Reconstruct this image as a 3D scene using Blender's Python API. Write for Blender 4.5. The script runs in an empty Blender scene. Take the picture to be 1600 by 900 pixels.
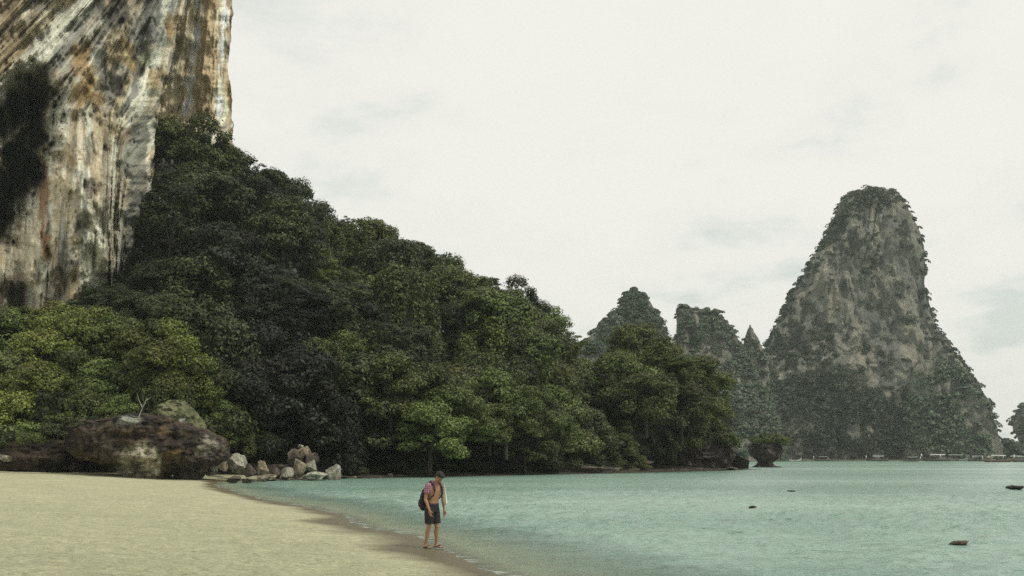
import bpy, bmesh, math, random
import numpy as np
from mathutils import Vector, Matrix

S = bpy.context.scene
COL = S.collection
random.seed(7)
rng = np.random.default_rng(7)

# ---------------------------------------------------------------- camera, world, sun, exposure
F = 1715.0          # focal length in photograph pixels (1600 wide)
CH = 2.15           # eye height above the water
HY = 713.0          # row of the horizon
cam_d = bpy.data.cameras.new('camera')
cam_d.sensor_width = 36.0
cam_d.lens = F / 1600 * 36
cam_d.shift_y = (HY - 450) / 1600
cam_d.clip_start = 0.1
cam_d.clip_end = 20000
cam = bpy.data.objects.new('camera', cam_d)
cam.location = (0, 0, CH)
cam.rotation_euler = (math.pi / 2, 0, 0)
COL.objects.link(cam)
S.camera = cam

SUN_EL, SUN_AZ = 55.0, 118.0      # azimuth clockwise from +Y: to the right and a little behind the camera
sd = Vector((math.sin(math.radians(SUN_AZ)) * math.cos(math.radians(SUN_EL)),
             math.cos(math.radians(SUN_AZ)) * math.cos(math.radians(SUN_EL)),
             math.sin(math.radians(SUN_EL))))
sun_d = bpy.data.lights.new('sun', 'SUN')
sun_d.energy = 2.2
sun_d.angle = math.radians(10)
sun_d.color = (1.0, 0.95, 0.84)
sun = bpy.data.objects.new('sun', sun_d)
sun.rotation_euler = sd.to_track_quat('Z', 'Y').to_euler()
COL.objects.link(sun)

W = bpy.data.worlds.new('World')
S.world = W
W.use_nodes = True
nt = W.node_tree
nt.nodes.clear()
def N(t, typ, **kw):
    n = t.nodes.new(typ)
    for k, v in kw.items():
        if k.startswith('i_'):
            key = k[2:]
            n.inputs[int(key) if key.isdigit() else key.replace('_', ' ')].default_value = v
        else:
            setattr(n, k, v)
    return n
def L(t, a, b): t.links.new(a, b)
out = N(nt, 'ShaderNodeOutputWorld')
sky = N(nt, 'ShaderNodeTexSky', sky_type='NISHITA', sun_disc=False,
        sun_elevation=math.radians(SUN_EL), sun_rotation=math.radians(SUN_AZ))
bg1 = N(nt, 'ShaderNodeBackground', i_Strength=0.07)
L(nt, sky.outputs[0], bg1.inputs[0])
tc = N(nt, 'ShaderNodeTexCoord')
sep = N(nt, 'ShaderNodeSeparateXYZ'); L(nt, tc.outputs['Generated'], sep.inputs[0])
zz = N(nt, 'ShaderNodeMath', operation='MAXIMUM', i_1=0.0); L(nt, sep.outputs[2], zz.inputs[0])
za = N(nt, 'ShaderNodeMath', operation='ADD', i_1=0.22); L(nt, zz.outputs[0], za.inputs[0])
dx = N(nt, 'ShaderNodeMath', operation='DIVIDE'); L(nt, sep.outputs[0], dx.inputs[0]); L(nt, za.outputs[0], dx.inputs[1])
dy = N(nt, 'ShaderNodeMath', operation='DIVIDE'); L(nt, sep.outputs[1], dy.inputs[0]); L(nt, za.outputs[0], dy.inputs[1])
cmb = N(nt, 'ShaderNodeCombineXYZ'); L(nt, dx.outputs[0], cmb.inputs[0]); L(nt, dy.outputs[0], cmb.inputs[1])
mp = N(nt, 'ShaderNodeMapping'); mp.inputs['Rotation'].default_value = (0, 0, 0.5); mp.inputs['Scale'].default_value = (1.5, 1.4, 1)
L(nt, cmb.outputs[0], mp.inputs[0])
cn = N(nt, 'ShaderNodeTexNoise', i_Scale=1.3, i_Detail=7.0, i_Roughness=0.58, i_Distortion=0.2)
L(nt, mp.outputs[0], cn.inputs['Vector'])
cr = N(nt, 'ShaderNodeValToRGB')
cr.color_ramp.elements[0].position = 0.35; cr.color_ramp.elements[0].color = (0.74, 0.79, 0.73, 1)
cr.color_ramp.elements[1].position = 0.56; cr.color_ramp.elements[1].color = (0.975, 0.955, 0.88, 1)
e = cr.color_ramp.elements.new(0.45); e.color = (0.94, 0.93, 0.865, 1)
L(nt, cn.outputs[0], cr.inputs[0])
bg2 = N(nt, 'ShaderNodeBackground', i_Strength=1.0)
L(nt, cr.outputs[0], bg2.inputs[0])
ms = N(nt, 'ShaderNodeMixShader', i_0=0.93)
L(nt, bg1.outputs[0], ms.inputs[1]); L(nt, bg2.outputs[0], ms.inputs[2]); L(nt, ms.outputs[0], out.inputs[0])

S.view_settings.view_transform = 'Standard'
S.view_settings.look = 'None'
S.view_settings.exposure = 0.0
S.view_settings.gamma = 1.0
try:
    S.cycles.max_bounces = 6; S.cycles.diffuse_bounces = 3; S.cycles.glossy_bounces = 2
    S.cycles.transmission_bounces = 2; S.cycles.transparent_max_bounces = 6; S.cycles.volume_bounces = 0
    S.cycles.use_denoising = False
except Exception:
    pass

# ---------------------------------------------------------------- helpers
def at(px, py, Y):
    return Vector(((px - 800) / F * Y, Y, CH - (py - HY) / F * Y))

def _hash(ix, iy, iz, seed):
    h = (ix * 374761393 + iy * 668265263 + iz * 2147483647 + seed * 1274126177) & 0xFFFFFFFF
    h = ((h ^ (h >> 13)) * 1274126177) & 0xFFFFFFFF
    h = (h ^ (h >> 16)) & 0xFFFFFF
    return h / float(0xFFFFFF)
def vnoise(x, y, z=0.0, seed=0):
    x, y, z = np.broadcast_arrays(np.asarray(x, float), np.asarray(y, float), np.asarray(z, float))
    fx, fy, fz = np.floor(x), np.floor(y), np.floor(z)
    ix, iy, iz = fx.astype(np.int64), fy.astype(np.int64), fz.astype(np.int64)
    a, b, c = x - fx, y - fy, z - fz
    a = a * a * a * (a * (a * 6 - 15) + 10); b = b * b * b * (b * (b * 6 - 15) + 10); c = c * c * (3 - 2 * c)
    r = 0
    for i in (0, 1):
        for j in (0, 1):
            for k in (0, 1):
                r = r + _hash(ix + i, iy + j, iz + k, seed) * (a if i else 1 - a) * (b if j else 1 - b) * (c if k else 1 - c)
    return r * 2 - 1
def fbm(x, y, z=0.0, oct=4, seed=0, gain=0.5):
    r, amp, f, t = 0, 1.0, 1.0, 0
    for o in range(oct):
        r = r + amp * vnoise(x * f, y * f, z * f, seed + o * 17); t += amp
        amp *= gain; f *= 2.03
    return r / t * 1.6
def ridged(x, y, z=0.0, oct=4, seed=0):
    r, amp, f, t = 0, 1.0, 1.0, 0
    for o in range(oct):
        r = r + amp * (1 - 2 * np.abs(vnoise(x * f, y * f, z * f, seed + o * 31))); t += amp
        amp *= .5; f *= 2.1
    return r / t
def sstep(a, b, x):
    t = np.clip((np.asarray(x, float) - a) / (b - a), 0, 1)
    return t * t * (3 - 2 * t)

def make_mesh(name, verts, faces, smooth=True, col=None, uv=None, attr=None):
    me = bpy.data.meshes.new(name)
    verts = np.asarray(verts, np.float32); faces = np.asarray(faces, np.int32)
    k = faces.shape[1]
    me.vertices.add(len(verts)); me.vertices.foreach_set('co', verts.ravel())
    me.loops.add(faces.size); me.loops.foreach_set('vertex_index', faces.ravel())
    me.polygons.add(len(faces)); me.polygons.foreach_set('loop_start', np.arange(0, faces.size, k, dtype=np.int32))
    try: me.polygons.foreach_set('loop_total', np.full(len(faces), k, np.int32))
    except Exception: pass
    me.update(calc_edges=True)
    if smooth: me.polygons.foreach_set('use_smooth', np.ones(len(faces), bool))
    if col is not None:
        a = me.color_attributes.new('paint', 'FLOAT_COLOR', 'POINT')
        a.data.foreach_set('color', np.c_[np.asarray(col, np.float32), np.ones(len(verts), np.float32)].ravel())
    if uv is not None:
        u = me.uv_layers.new(name='flow')
        u.data.foreach_set('uv', np.asarray(uv, np.float32)[faces.ravel()].ravel())
    if attr:
        for k2, v in attr.items():
            a = me.attributes.new(k2, 'FLOAT', 'POINT'); a.data.foreach_set('value', np.asarray(v, np.float32))
    me.validate(); me.update()
    return me
def grid_faces(nr, nc):
    i = np.arange(nr - 1)[:, None] * nc + np.arange(nc - 1)[None, :]
    i = i.ravel()
    return np.stack([i, i + 1, i + nc + 1, i + nc], 1)
def ob(name, me, mat=None, parent=None, label=None, cat=None, group=None, kind=None, loc=None):
    o = bpy.data.objects.new(name, me)
    COL.objects.link(o)
    if mat is not None and me is not None:
        if len(me.materials) == 0: me.materials.append(mat)
    if parent is not None: o.parent = parent
    if loc is not None: o.location = loc
    if label: o['label'] = label
    if cat: o['category'] = cat
    if group: o['group'] = group
    if kind: o['kind'] = kind
    return o
def set_obj_mat(o, m):
    if o.material_slots:
        o.material_slots[0].link = 'OBJECT'; o.material_slots[0].material = m

# ---------------------------------------------------------------- materials
def new_mat(name):
    m = bpy.data.materials.new(name); m.use_nodes = True
    t = m.node_tree; t.nodes.clear()
    o = N(t, 'ShaderNodeOutputMaterial'); p = N(t, 'ShaderNodeBsdfPrincipled')
    L(t, p.outputs[0], o.inputs[0])
    return m, t, p, o
def simple(name, c, rough=.7, noise=.25, scale=6.0, bump=.0, metal=0.0, spec=.4):
    m, t, p, o = new_mat(name)
    p.inputs['Roughness'].default_value = rough; p.inputs['Metallic'].default_value = metal
    p.inputs['Specular IOR Level'].default_value = spec
    tc = N(t, 'ShaderNodeTexCoord'); n = N(t, 'ShaderNodeTexNoise', i_Scale=scale, i_Detail=5.0)
    L(t, tc.outputs['Object'], n.inputs['Vector'])
    r = N(t, 'ShaderNodeMapRange', i_1=.3, i_2=.7, i_3=1 - noise, i_4=1 + noise); L(t, n.outputs[0], r.inputs[0])
    mx = N(t, 'ShaderNodeVectorMath', operation='SCALE'); mx.inputs[0].default_value = c[:3]
    L(t, r.outputs[0], mx.inputs['Scale']); L(t, mx.outputs[0], p.inputs['Base Color'])
    if bump:
        b = N(t, 'ShaderNodeBump', i_Strength=bump, i_Distance=.02); L(t, n.outputs[0], b.inputs['Height']); L(t, b.outputs[0], p.inputs['Normal'])
    return m

def foliage(name, dark, light, warm, warm_amt=.15, transl=.25):
    m, t, p, o = new_mat(name)
    g = N(t, 'ShaderNodeNewGeometry'); oi = N(t, 'ShaderNodeObjectInfo')
    r = N(t, 'ShaderNodeValToRGB')
    r.color_ramp.elements[0].color = (*dark, 1); r.color_ramp.elements[0].position = .05
    r.color_ramp.elements[1].color = (*light, 1); r.color_ramp.elements[1].position = .95
    L(t, g.outputs['Random Per Island'], r.inputs[0])
    # whole-plant tint
    mr = N(t, 'ShaderNodeMapRange', i_1=0.0, i_2=1.0, i_3=.55, i_4=1.40); L(t, oi.outputs['Random'], mr.inputs[0])
    sc = N(t, 'ShaderNodeVectorMath', operation='SCALE'); L(t, r.outputs[0], sc.inputs[0]); L(t, mr.outputs[0], sc.inputs['Scale'])
    ns = N(t, 'ShaderNodeTexNoise', i_Scale=.23, i_Detail=3.0); L(t, g.outputs['Position'], ns.inputs['Vector'])
    wr = N(t, 'ShaderNodeMapRange', i_1=.5, i_2=.72, i_3=0.0, i_4=warm_amt * 3); L(t, ns.outputs[0], wr.inputs[0])
    mx = N(t, 'ShaderNodeMix', data_type='RGBA'); L(t, wr.outputs[0], mx.inputs['Factor'])
    L(t, sc.outputs[0], mx.inputs['A']); mx.inputs['B'].default_value = (*warm, 1)
    L(t, mx.outputs['Result'], p.inputs['Base Color'])
    p.inputs['Roughness'].default_value = .55; p.inputs['Specular IOR Level'].default_value = .25
    tr = N(t, 'ShaderNodeBsdfTranslucent'); L(t, mx.outputs['Result'], tr.inputs[0])
    ms = N(t, 'ShaderNodeMixShader', i_0=transl); L(t, p.outputs[0], ms.inputs[1]); L(t, tr.outputs[0], ms.inputs[2])
    L(t, ms.outputs[0], o.inputs[0])
    return m
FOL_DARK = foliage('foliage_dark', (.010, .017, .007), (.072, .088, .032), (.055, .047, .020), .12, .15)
FOL_SHADE = foliage('foliage_shade', (.005, .006, .004), (.026, .031, .016), (.03, .024, .014), .12, .1)  # near-black leaves: shade of the lower jungle put into the colour
FOL_MID = foliage('foliage_mid', (.018, .030, .012), (.15, .175, .054), (.10, .083, .03), .12, .18)
FOL_GREEN = foliage('foliage_green', (.020, .036, .010), (.165, .215, .058), (.15, .15, .04), .10, .18)
FOL_BRIGHT = foliage('foliage_bright', (.030, .050, .012), (.215, .245, .055), (.17, .145, .04), .14, .2)
FOL_FAR = foliage('foliage_far', (.036, .052, .038), (.14, .175, .115), (.06, .06, .03), .15, .1)  # leaves paled towards grey, distance haze partly put into the colour
FOL_TUFT = foliage('foliage_tuft', (.035, .055, .015), (.14, .18, .05), (.14, .12, .05), .14)
BARK = simple('bark', (.04, .034, .028), .9, .4, 3.0, .3)
PALE_WOOD = simple('dead_wood', (.30, .29, .25), .9, .2, 8.0)

def rock_mat(name, dark, mid, light, scale=.5, stretch=1.0, stain=(.05, .035, .025), stain_lvl=.5, bump=.8, bdist=.25, rough=.85):
    m, t, p, o = new_mat(name)
    tc = N(t, 'ShaderNodeTexCoord'); mp = N(t, 'ShaderNodeMapping'); mp.inputs['Scale'].default_value = (1, 1, 1 / stretch)
    L(t, tc.outputs['Object'], mp.inputs[0])
    n1 = N(t, 'ShaderNodeTexNoise', i_Scale=scale, i_Detail=10.0, i_Roughness=.62, i_Distortion=.6); L(t, mp.outputs[0], n1.inputs['Vector'])
    r = N(t, 'ShaderNodeValToRGB'); cr = r.color_ramp
    cr.elements[0].position = .32; cr.elements[0].color = (*dark, 1); cr.elements[1].position = .68; cr.elements[1].color = (*light, 1)
    e = cr.elements.new(.5); e.color = (*mid, 1)
    L(t, n1.outputs[0], r.inputs[0])
    n2 = N(t, 'ShaderNodeTexNoise', i_Scale=scale * .7, i_Detail=7.0, i_Roughness=.6); L(t, mp.outputs[0], n2.inputs['Vector'])
    s = N(t, 'ShaderNodeMapRange', i_1=stain_lvl, i_2=stain_lvl + .12, i_3=0.0, i_4=.85); L(t, n2.outputs[0], s.inputs[0])
    mx = N(t, 'ShaderNodeMix', data_type='RGBA'); L(t, s.outputs[0], mx.inputs['Factor']); L(t, r.outputs[0], mx.inputs['A']); mx.inputs['B'].default_value = (*stain, 1)
    L(t, mx.outputs['Result'], p.inputs['Base Color'])
    v = N(t, 'ShaderNodeTexVoronoi', i_Scale=scale * 3, feature='DISTANCE_TO_EDGE'); L(t, mp.outputs[0], v.inputs['Vector'])
    vm = N(t, 'ShaderNodeMapRange', i_1=0.0, i_2=.12, i_3=0.0, i_4=.35); L(t, v.outputs[0], vm.inputs[0])
    n3 = N(t, 'ShaderNodeTexNoise', i_Scale=scale * 2.5, i_Detail=12.0, i_Roughness=.7); L(t, mp.outputs[0], n3.inputs['Vector'])
    ad = N(t, 'ShaderNodeMath', operation='ADD'); L(t, vm.outputs[0], ad.inputs[0]); L(t, n3.outputs[0], ad.inputs[1])
    b = N(t, 'ShaderNodeBump', i_Strength=bump, i_Distance=bdist); L(t, ad.outputs[0], b.inputs['Height']); L(t, b.outputs[0], p.inputs['Normal'])
    p.inputs['Roughness'].default_value = rough; p.inputs['Specular IOR Level'].default_value = .25
    return m
ROCK_PALE = rock_mat('pale_limestone', (.12, .11, .085), (.34, .33, .26), (.66, .65, .54), 1.3, 1.5, (.07, .055, .045), .56)
ROCK_TAN = rock_mat('tan_limestone', (.12, .095, .065), (.27, .23, .165), (.50, .46, .34), 1.3, 1.5, (.06, .045, .035), .55)
ROCK_BROWN = rock_mat('rust_limestone', (.045, .038, .030), (.11, .088, .068), (.26, .24, .195), 1.3, 1.2, (.04, .03, .025), .5)
ROCK_DARK = rock_mat('dark_sea_rock', (.030, .022, .020), (.060, .045, .040), (.13, .105, .09), .9, 1.0, (.03, .022, .02), .5)
ROCK_WET = rock_mat('wet_rock', (.02, .018, .016), (.045, .038, .032), (.10, .085, .07), 1.5, 1.0, (.02, .02, .02), .5, rough=.4)
ROCK_LEDGE = rock_mat('shore_ledge_rock', (.04, .033, .026), (.10, .085, .062), (.24, .21, .16), 1.0, .6, (.035, .03, .025), .52)

def paint_mat(name, streak=(18, 1.6), bump=.9, dist=.6, strength=.45, rough=.8, pit=.45):
    """vertex paint holds the broad stains and painted cave shade, nodes add the streak grain and relief along the flow coordinate"""
    m, t, p, o = new_mat(name)
    at_ = N(t, 'ShaderNodeAttribute', attribute_name='paint'); uv = N(t, 'ShaderNodeUVMap', uv_map='flow')
    mp = N(t, 'ShaderNodeMapping'); mp.inputs['Scale'].default_value = (streak[0], streak[1], 1); L(t, uv.outputs[0], mp.inputs[0])
    n1 = N(t, 'ShaderNodeTexNoise', i_Scale=1.0, i_Detail=8.0, i_Roughness=.65, i_Distortion=.3); L(t, mp.outputs[0], n1.inputs['Vector'])
    mp2 = N(t, 'ShaderNodeMapping'); mp2.inputs['Scale'].default_value = (streak[0] * 1.1, streak[0] * .8, 1); L(t, uv.outputs[0], mp2.inputs[0])
    n2 = N(t, 'ShaderNodeTexNoise', i_Scale=1.0, i_Detail=9.0, i_Roughness=.7, i_Distortion=.8); L(t, mp2.outputs[0], n2.inputs['Vector'])
    r = N(t, 'ShaderNodeMapRange', i_1=.33, i_2=.67, i_3=1 - strength, i_4=1 + strength * .9); L(t, n1.outputs[0], r.inputs[0])
    r2 = N(t, 'ShaderNodeMapRange', i_1=.34, i_2=.50, i_3=pit, i_4=1.05); L(t, n2.outputs[0], r2.inputs[0])
    mm = N(t, 'ShaderNodeMath', operation='MULTIPLY'); L(t, r.outputs[0], mm.inputs[0]); L(t, r2.outputs[0], mm.inputs[1])
    sc = N(t, 'ShaderNodeVectorMath', operation='SCALE'); L(t, at_.outputs['Color'], sc.inputs[0]); L(t, mm.outputs[0], sc.inputs['Scale'])
    L(t, sc.outputs[0], p.inputs['Base Color'])
    ad = N(t, 'ShaderNodeMath', operation='ADD'); L(t, n1.outputs[0], ad.inputs[0]); L(t, n2.outputs[0], ad.inputs[1])
    b = N(t, 'ShaderNodeBump', i_Strength=bump, i_Distance=dist); L(t, ad.outputs[0], b.inputs['Height']); L(t, b.outputs[0], p.inputs['Normal'])
    p.inputs['Roughness'].default_value = rough; p.inputs['Specular IOR Level'].default_value = .2
    return m

# ---------------------------------------------------------------- land outline and heights
SHORE = [(16, -30), (12, -8), (9, 0), (4.8, 9), (2.2, 14), (.3, 19.5), (-1.5, 25.5), (-4.4, 33), (-7.2, 42), (-11, 53), (-16.5, 66), (-21.5, 80),
         (-24.5, 90), (-25, 97), (-21, 103), (-15, 108), (-6, 118), (2, 128), (10, 138), (22, 152), (34, 172), (38, 180), (38, 192), (28, 215), (-10, 260),
         (-60, 330), (-400, 420), (-900, 420), (-900, -200), (20, -200)]
def land_sdf(x, y):
    x = np.asarray(x, float); y = np.asarray(y, float)
    d = np.full(x.shape, 1e9); inside = np.zeros(x.shape, bool)
    n = len(SHORE)
    for i in range(n):
        ax, ay = SHORE[i]; bx, by = SHORE[(i + 1) % n]
        ex, ey = bx - ax, by - ay
        t = np.clip(((x - ax) * ex + (y - ay) * ey) / (ex * ex + ey * ey), 0, 1)
        d = np.minimum(d, np.hypot(x - ax - t * ex, y - ay - t * ey))
        if ay != by:
            c = ((ay > y) != (by > y)) & (x < ex * (y - ay) / (by - ay) + ax)
            inside ^= c
    return np.where(inside, d, -d)
def beach_z(x, y, d=None):
    if d is None: d = land_sdf(x, y)
    d = d + .55 * fbm(x * .16, y * .10, 0, 3, 5) * np.clip(1 - np.abs(d) / 30, .2, 1)
    land = 1.35 * (1 - np.exp(-np.maximum(d, 0) / 17.0))
    sea = -.06 * np.maximum(-d, 0) ** 1.0
    return np.where(d > 0, land, np.maximum(sea, -2.5))

# sand and sea bed
def build_sand():
    nr, nc = 420, 620
    ys = np.r_[np.linspace(-30, 9, 16), np.exp(np.linspace(math.log(9.4), math.log(125), nr - 36)), np.linspace(132, 420, 20)]
    nr = len(ys)
    a = np.linspace(-1, 1, nc); a = np.where(np.abs(a) < .8, a * .78, np.sign(a) * (.624 + (np.abs(a) - .8) * 8))
    XX = a[None, :] * np.maximum(ys, 14)[:, None]; YY = np.repeat(ys[:, None], nc, 1)
    d = land_sdf(XX, YY)
    z = beach_z(XX, YY, d)
    near = np.clip(1.2 - YY / 110, 0, 1) * sstep(.6, 4, d)
    foot = fbm(XX * 2.3, YY * 2.3, 0, 3, 21) * .008 - np.maximum(0, fbm(XX * 2.0, YY * 2.0, 0, 2, 9) - .35) * .07
    z = z + near * foot + .03 * fbm(XX * .35, YY * .35, 0, 3, 3) * sstep(0, 3, d)
    return make_mesh('beach', np.stack([XX, YY, z], -1).reshape(-1, 3), grid_faces(nr, nc), attr={'shore': d.ravel(), 'height': z.ravel(), 'rocky': (sstep(-26, -19, XX - .12 * (YY - 100)) * sstep(96, 104, YY)).ravel()})
m, t, p, o = new_mat('sand')
SAND = m
tc = N(t, 'ShaderNodeTexCoord')
n1 = N(t, 'ShaderNodeTexNoise', i_Scale=9.0, i_Detail=10.0, i_Roughness=.9); L(t, tc.outputs['Object'], n1.inputs['Vector'])
n2 = N(t, 'ShaderNodeTexNoise', i_Scale=.30, i_Detail=6.0, i_Roughness=.6); L(t, tc.outputs['Object'], n2.inputs['Vector'])
r1 = N(t, 'ShaderNodeValToRGB'); r1.color_ramp.elements[0].position = .36; r1.color_ramp.elements[0].color = (.165, .17, .10, 1)
r1.color_ramp.elements[1].position = .58; r1.color_ramp.elements[1].color = (.475, .475, .31, 1)
L(t, n1.outputs[0], r1.inputs[0])
r2 = N(t, 'ShaderNodeMapRange', i_1=.35, i_2=.65, i_3=.92, i_4=1.04); L(t, n2.outputs[0], r2.inputs[0])
s1 = N(t, 'ShaderNodeVectorMath', operation='SCALE'); L(t, r1.outputs[0], s1.inputs[0]); L(t, r2.outputs[0], s1.inputs['Scale'])
vo = N(t, 'ShaderNodeTexVoronoi', i_Scale=4.5, i_Randomness=1.0); L(t, tc.outputs['Object'], vo.inputs['Vector'])
vr = N(t, 'ShaderNodeMapRange', i_1=.05, i_2=.10, i_3=.45, i_4=1.0); L(t, vo.outputs['Distance'], vr.inputs[0])
s2 = N(t, 'ShaderNodeVectorMath', operation='SCALE'); L(t, s1.outputs[0], s2.inputs[0]); L(t, vr.outputs[0], s2.inputs['Scale'])
n4 = N(t, 'ShaderNodeTexNoise', i_Scale=2.2, i_Detail=5.0, i_Roughness=.7); L(t, tc.outputs['Object'], n4.inputs['Vector'])
r4 = N(t, 'ShaderNodeMapRange', i_1=.36, i_2=.64, i_3=.90, i_4=1.16); L(t, n4.outputs[0], r4.inputs[0])
s3 = N(t, 'ShaderNodeVectorMath', operation='SCALE'); L(t, s2.outputs[0], s3.inputs[0]); L(t, r4.outputs[0], s3.inputs['Scale'])
v2 = N(t, 'ShaderNodeTexVoronoi', i_Scale=1.1); L(t, tc.outputs['Object'], v2.inputs['Vector'])
vr2 = N(t, 'ShaderNodeMapRange', i_1=.045, i_2=.065, i_3=.22, i_4=1.0); L(t, v2.outputs['Distance'], vr2.inputs[0])
s2 = N(t, 'ShaderNodeVectorMath', operation='SCALE'); L(t, s3.outputs[0], s2.inputs[0]); L(t, vr2.outputs[0], s2.inputs['Scale'])
ha = N(t, 'ShaderNodeAttribute', attribute_name='height')
wn = N(t, 'ShaderNodeTexNoise', i_Scale=.28, i_Detail=4.0); L(t, tc.outputs['Object'], wn.inputs['Vector'])
wm = N(t, 'ShaderNodeMath', operation='MULTIPLY_ADD', i_1=-.16, i_2=.08); L(t, wn.outputs[0], wm.inputs[0])
wa = N(t, 'ShaderNodeMath', operation='ADD'); L(t, ha.outputs['Fac'], wa.inputs[0]); L(t, wm.outputs[0], wa.inputs[1])
wr = N(t, 'ShaderNodeMapRange', i_1=.055, i_2=.12, i_3=1.0, i_4=0.0); L(t, wa.outputs[0], wr.inputs[0])
ub = N(t, 'ShaderNodeMapRange', i_1=-.05, i_2=-.005, i_3=.1, i_4=1.0); L(t, ha.outputs['Fac'], ub.inputs[0])
wf = N(t, 'ShaderNodeMath', operation='MULTIPLY'); L(t, wr.outputs[0], wf.inputs[0]); L(t, ub.outputs[0], wf.inputs[1])
mx = N(t, 'ShaderNodeMix', data_type='RGBA'); L(t, wf.outputs[0], mx.inputs['Factor']); L(t, s2.outputs[0], mx.inputs['A']); mx.inputs['B'].default_value = (.12, .105, .055, 1)
ra = N(t, 'ShaderNodeAttribute', attribute_name='rocky'); mr2 = N(t, 'ShaderNodeMix', data_type='RGBA'); L(t, ra.outputs['Fac'], mr2.inputs['Factor']); L(t, mx.outputs['Result'], mr2.inputs['A']); mr2.inputs['B'].default_value = (.05, .042, .032, 1)
L(t, mr2.outputs['Result'], p.inputs['Base Color'])
rr = N(t, 'ShaderNodeMapRange', i_1=0.0, i_2=1.0, i_3=.9, i_4=.38); L(t, wr.outputs[0], rr.inputs[0]); L(t, rr.outputs[0], p.inputs['Roughness'])
p.inputs['Specular IOR Level'].default_value = .3
bp = N(t, 'ShaderNodeBump', i_Strength=.8, i_Distance=.05); L(t, n1.outputs[0], bp.inputs['Height']); L(t, bp.outputs[0], p.inputs['Normal'])
ob('beach', build_sand(), SAND, kind='structure', label='cream sand beach sloping down to the green bay')

# ---------------------------------------------------------------- water
def build_water():
    ys = np.r_[np.linspace(-40, 7, 10), np.exp(np.linspace(math.log(7.5), math.log(140), 520)), np.exp(np.linspace(math.log(145), math.log(2400), 50))]
    nc = 520; a = np.linspace(-1, 1, nc); a = np.where(np.abs(a) < .85, a * .62, np.sign(a) * (.527 + (np.abs(a) - .85) * 6))
    XX = a[None, :] * np.maximum(ys, 12)[:, None]; YY = np.repeat(ys[:, None], nc, 1)
    d = -land_sdf(XX, YY)
    d2 = d - .55 * fbm(XX * .16, YY * .10, 0, 3, 5) * np.clip(1 - np.abs(d) / 30, .2, 1)
    fade = np.clip(1.15 - YY / 140, 0, 1)
    wx = XX + .6 * fbm(XX * .3, YY * .3, 0, 2, 77); wy = YY + .8 * fbm(XX * .25, YY * .25, 0, 2, 78)
    gust = .55 + .65 * sstep(-.35, .45, fbm(XX * .035, YY * .06, 0, 3, 50))
    h = (.055 * fbm(wx * .28, wy * .26, 0, 2, 58) + .062 * fbm(wx * .7, wy * 1.0, 0, 3, 60) + .085 * ridged(wx * 1.4, wy * 1.8, 0, 2, 61) + .026 * vnoise(wx * 3.0, wy * 4.0, 0, 63)) * gust
    calm = .15 + .85 * sstep(.3, 5, d2)
    # small shore wavelet
    w = .035 * np.exp(-((d2 - 1.1 - .5 * fbm(XX * .2, YY * .2, 0, 2, 8)) / .28) ** 2) + .03 * np.exp(-((d2 - 3.6 - .8 * fbm(XX * .17, YY * .17, 0, 2, 9)) / .4) ** 2)
    z = h * calm * np.maximum(fade, .0) + w * fade + .004
    return make_mesh('sea', np.stack([XX, YY, z], -1).reshape(-1, 3), grid_faces(len(ys), nc), attr={'depth': d2.ravel()})
m, t, p, o = new_mat('sea_water')
WATER = m
ge = N(t, 'ShaderNodeNewGeometry')
da = N(t, 'ShaderNodeAttribute', attribute_name='depth')
mpw = N(t, 'ShaderNodeMapping'); mpw.inputs['Scale'].default_value = (1.6, 4.2, 1); L(t, ge.outputs['Position'], mpw.inputs[0])
w1 = N(t, 'ShaderNodeTexNoise', i_Scale=1.6, i_Detail=5.0, i_Roughness=.6, i_Distortion=.4); L(t, mpw.outputs[0], w1.inputs['Vector'])
mpf = N(t, 'ShaderNodeMapping'); mpf.inputs['Scale'].default_value = (.35, .9, 1); L(t, ge.outputs['Position'], mpf.inputs[0])
w2 = N(t, 'ShaderNodeTexNoise', i_Scale=.9, i_Detail=6.0, i_Roughness=.65, i_Distortion=.3); L(t, mpf.outputs[0], w2.inputs['Vector'])
b1 = N(t, 'ShaderNodeBump', i_Strength=1.0, i_Distance=.12); L(t, w1.outputs[0], b1.inputs['Height'])
b2 = N(t, 'ShaderNodeBump', i_Strength=1.0, i_Distance=.55); L(t, w2.outputs[0], b2.inputs['Height']); L(t, b1.outputs[0], b2.inputs['Normal'])
L(t, b2.outputs[0], p.inputs['Normal'])
mpg = N(t, 'ShaderNodeMapping'); mpg.inputs['Scale'].default_value = (.012, .03, 1); L(t, ge.outputs['Position'], mpg.inputs[0])
w3 = N(t, 'ShaderNodeTexNoise', i_Scale=1.0, i_Detail=4.0); L(t, mpg.outputs[0], w3.inputs['Vector'])
cw = N(t, 'ShaderNodeValToRGB'); cw.color_ramp.elements[0].position = .35; cw.color_ramp.elements[0].color = (.125, .235, .18, 1)
cw.color_ramp.elements[1].position = .65; cw.color_ramp.elements[1].color = (.285, .41, .335, 1)
L(t, w3.outputs[0], cw.inputs[0])
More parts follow.
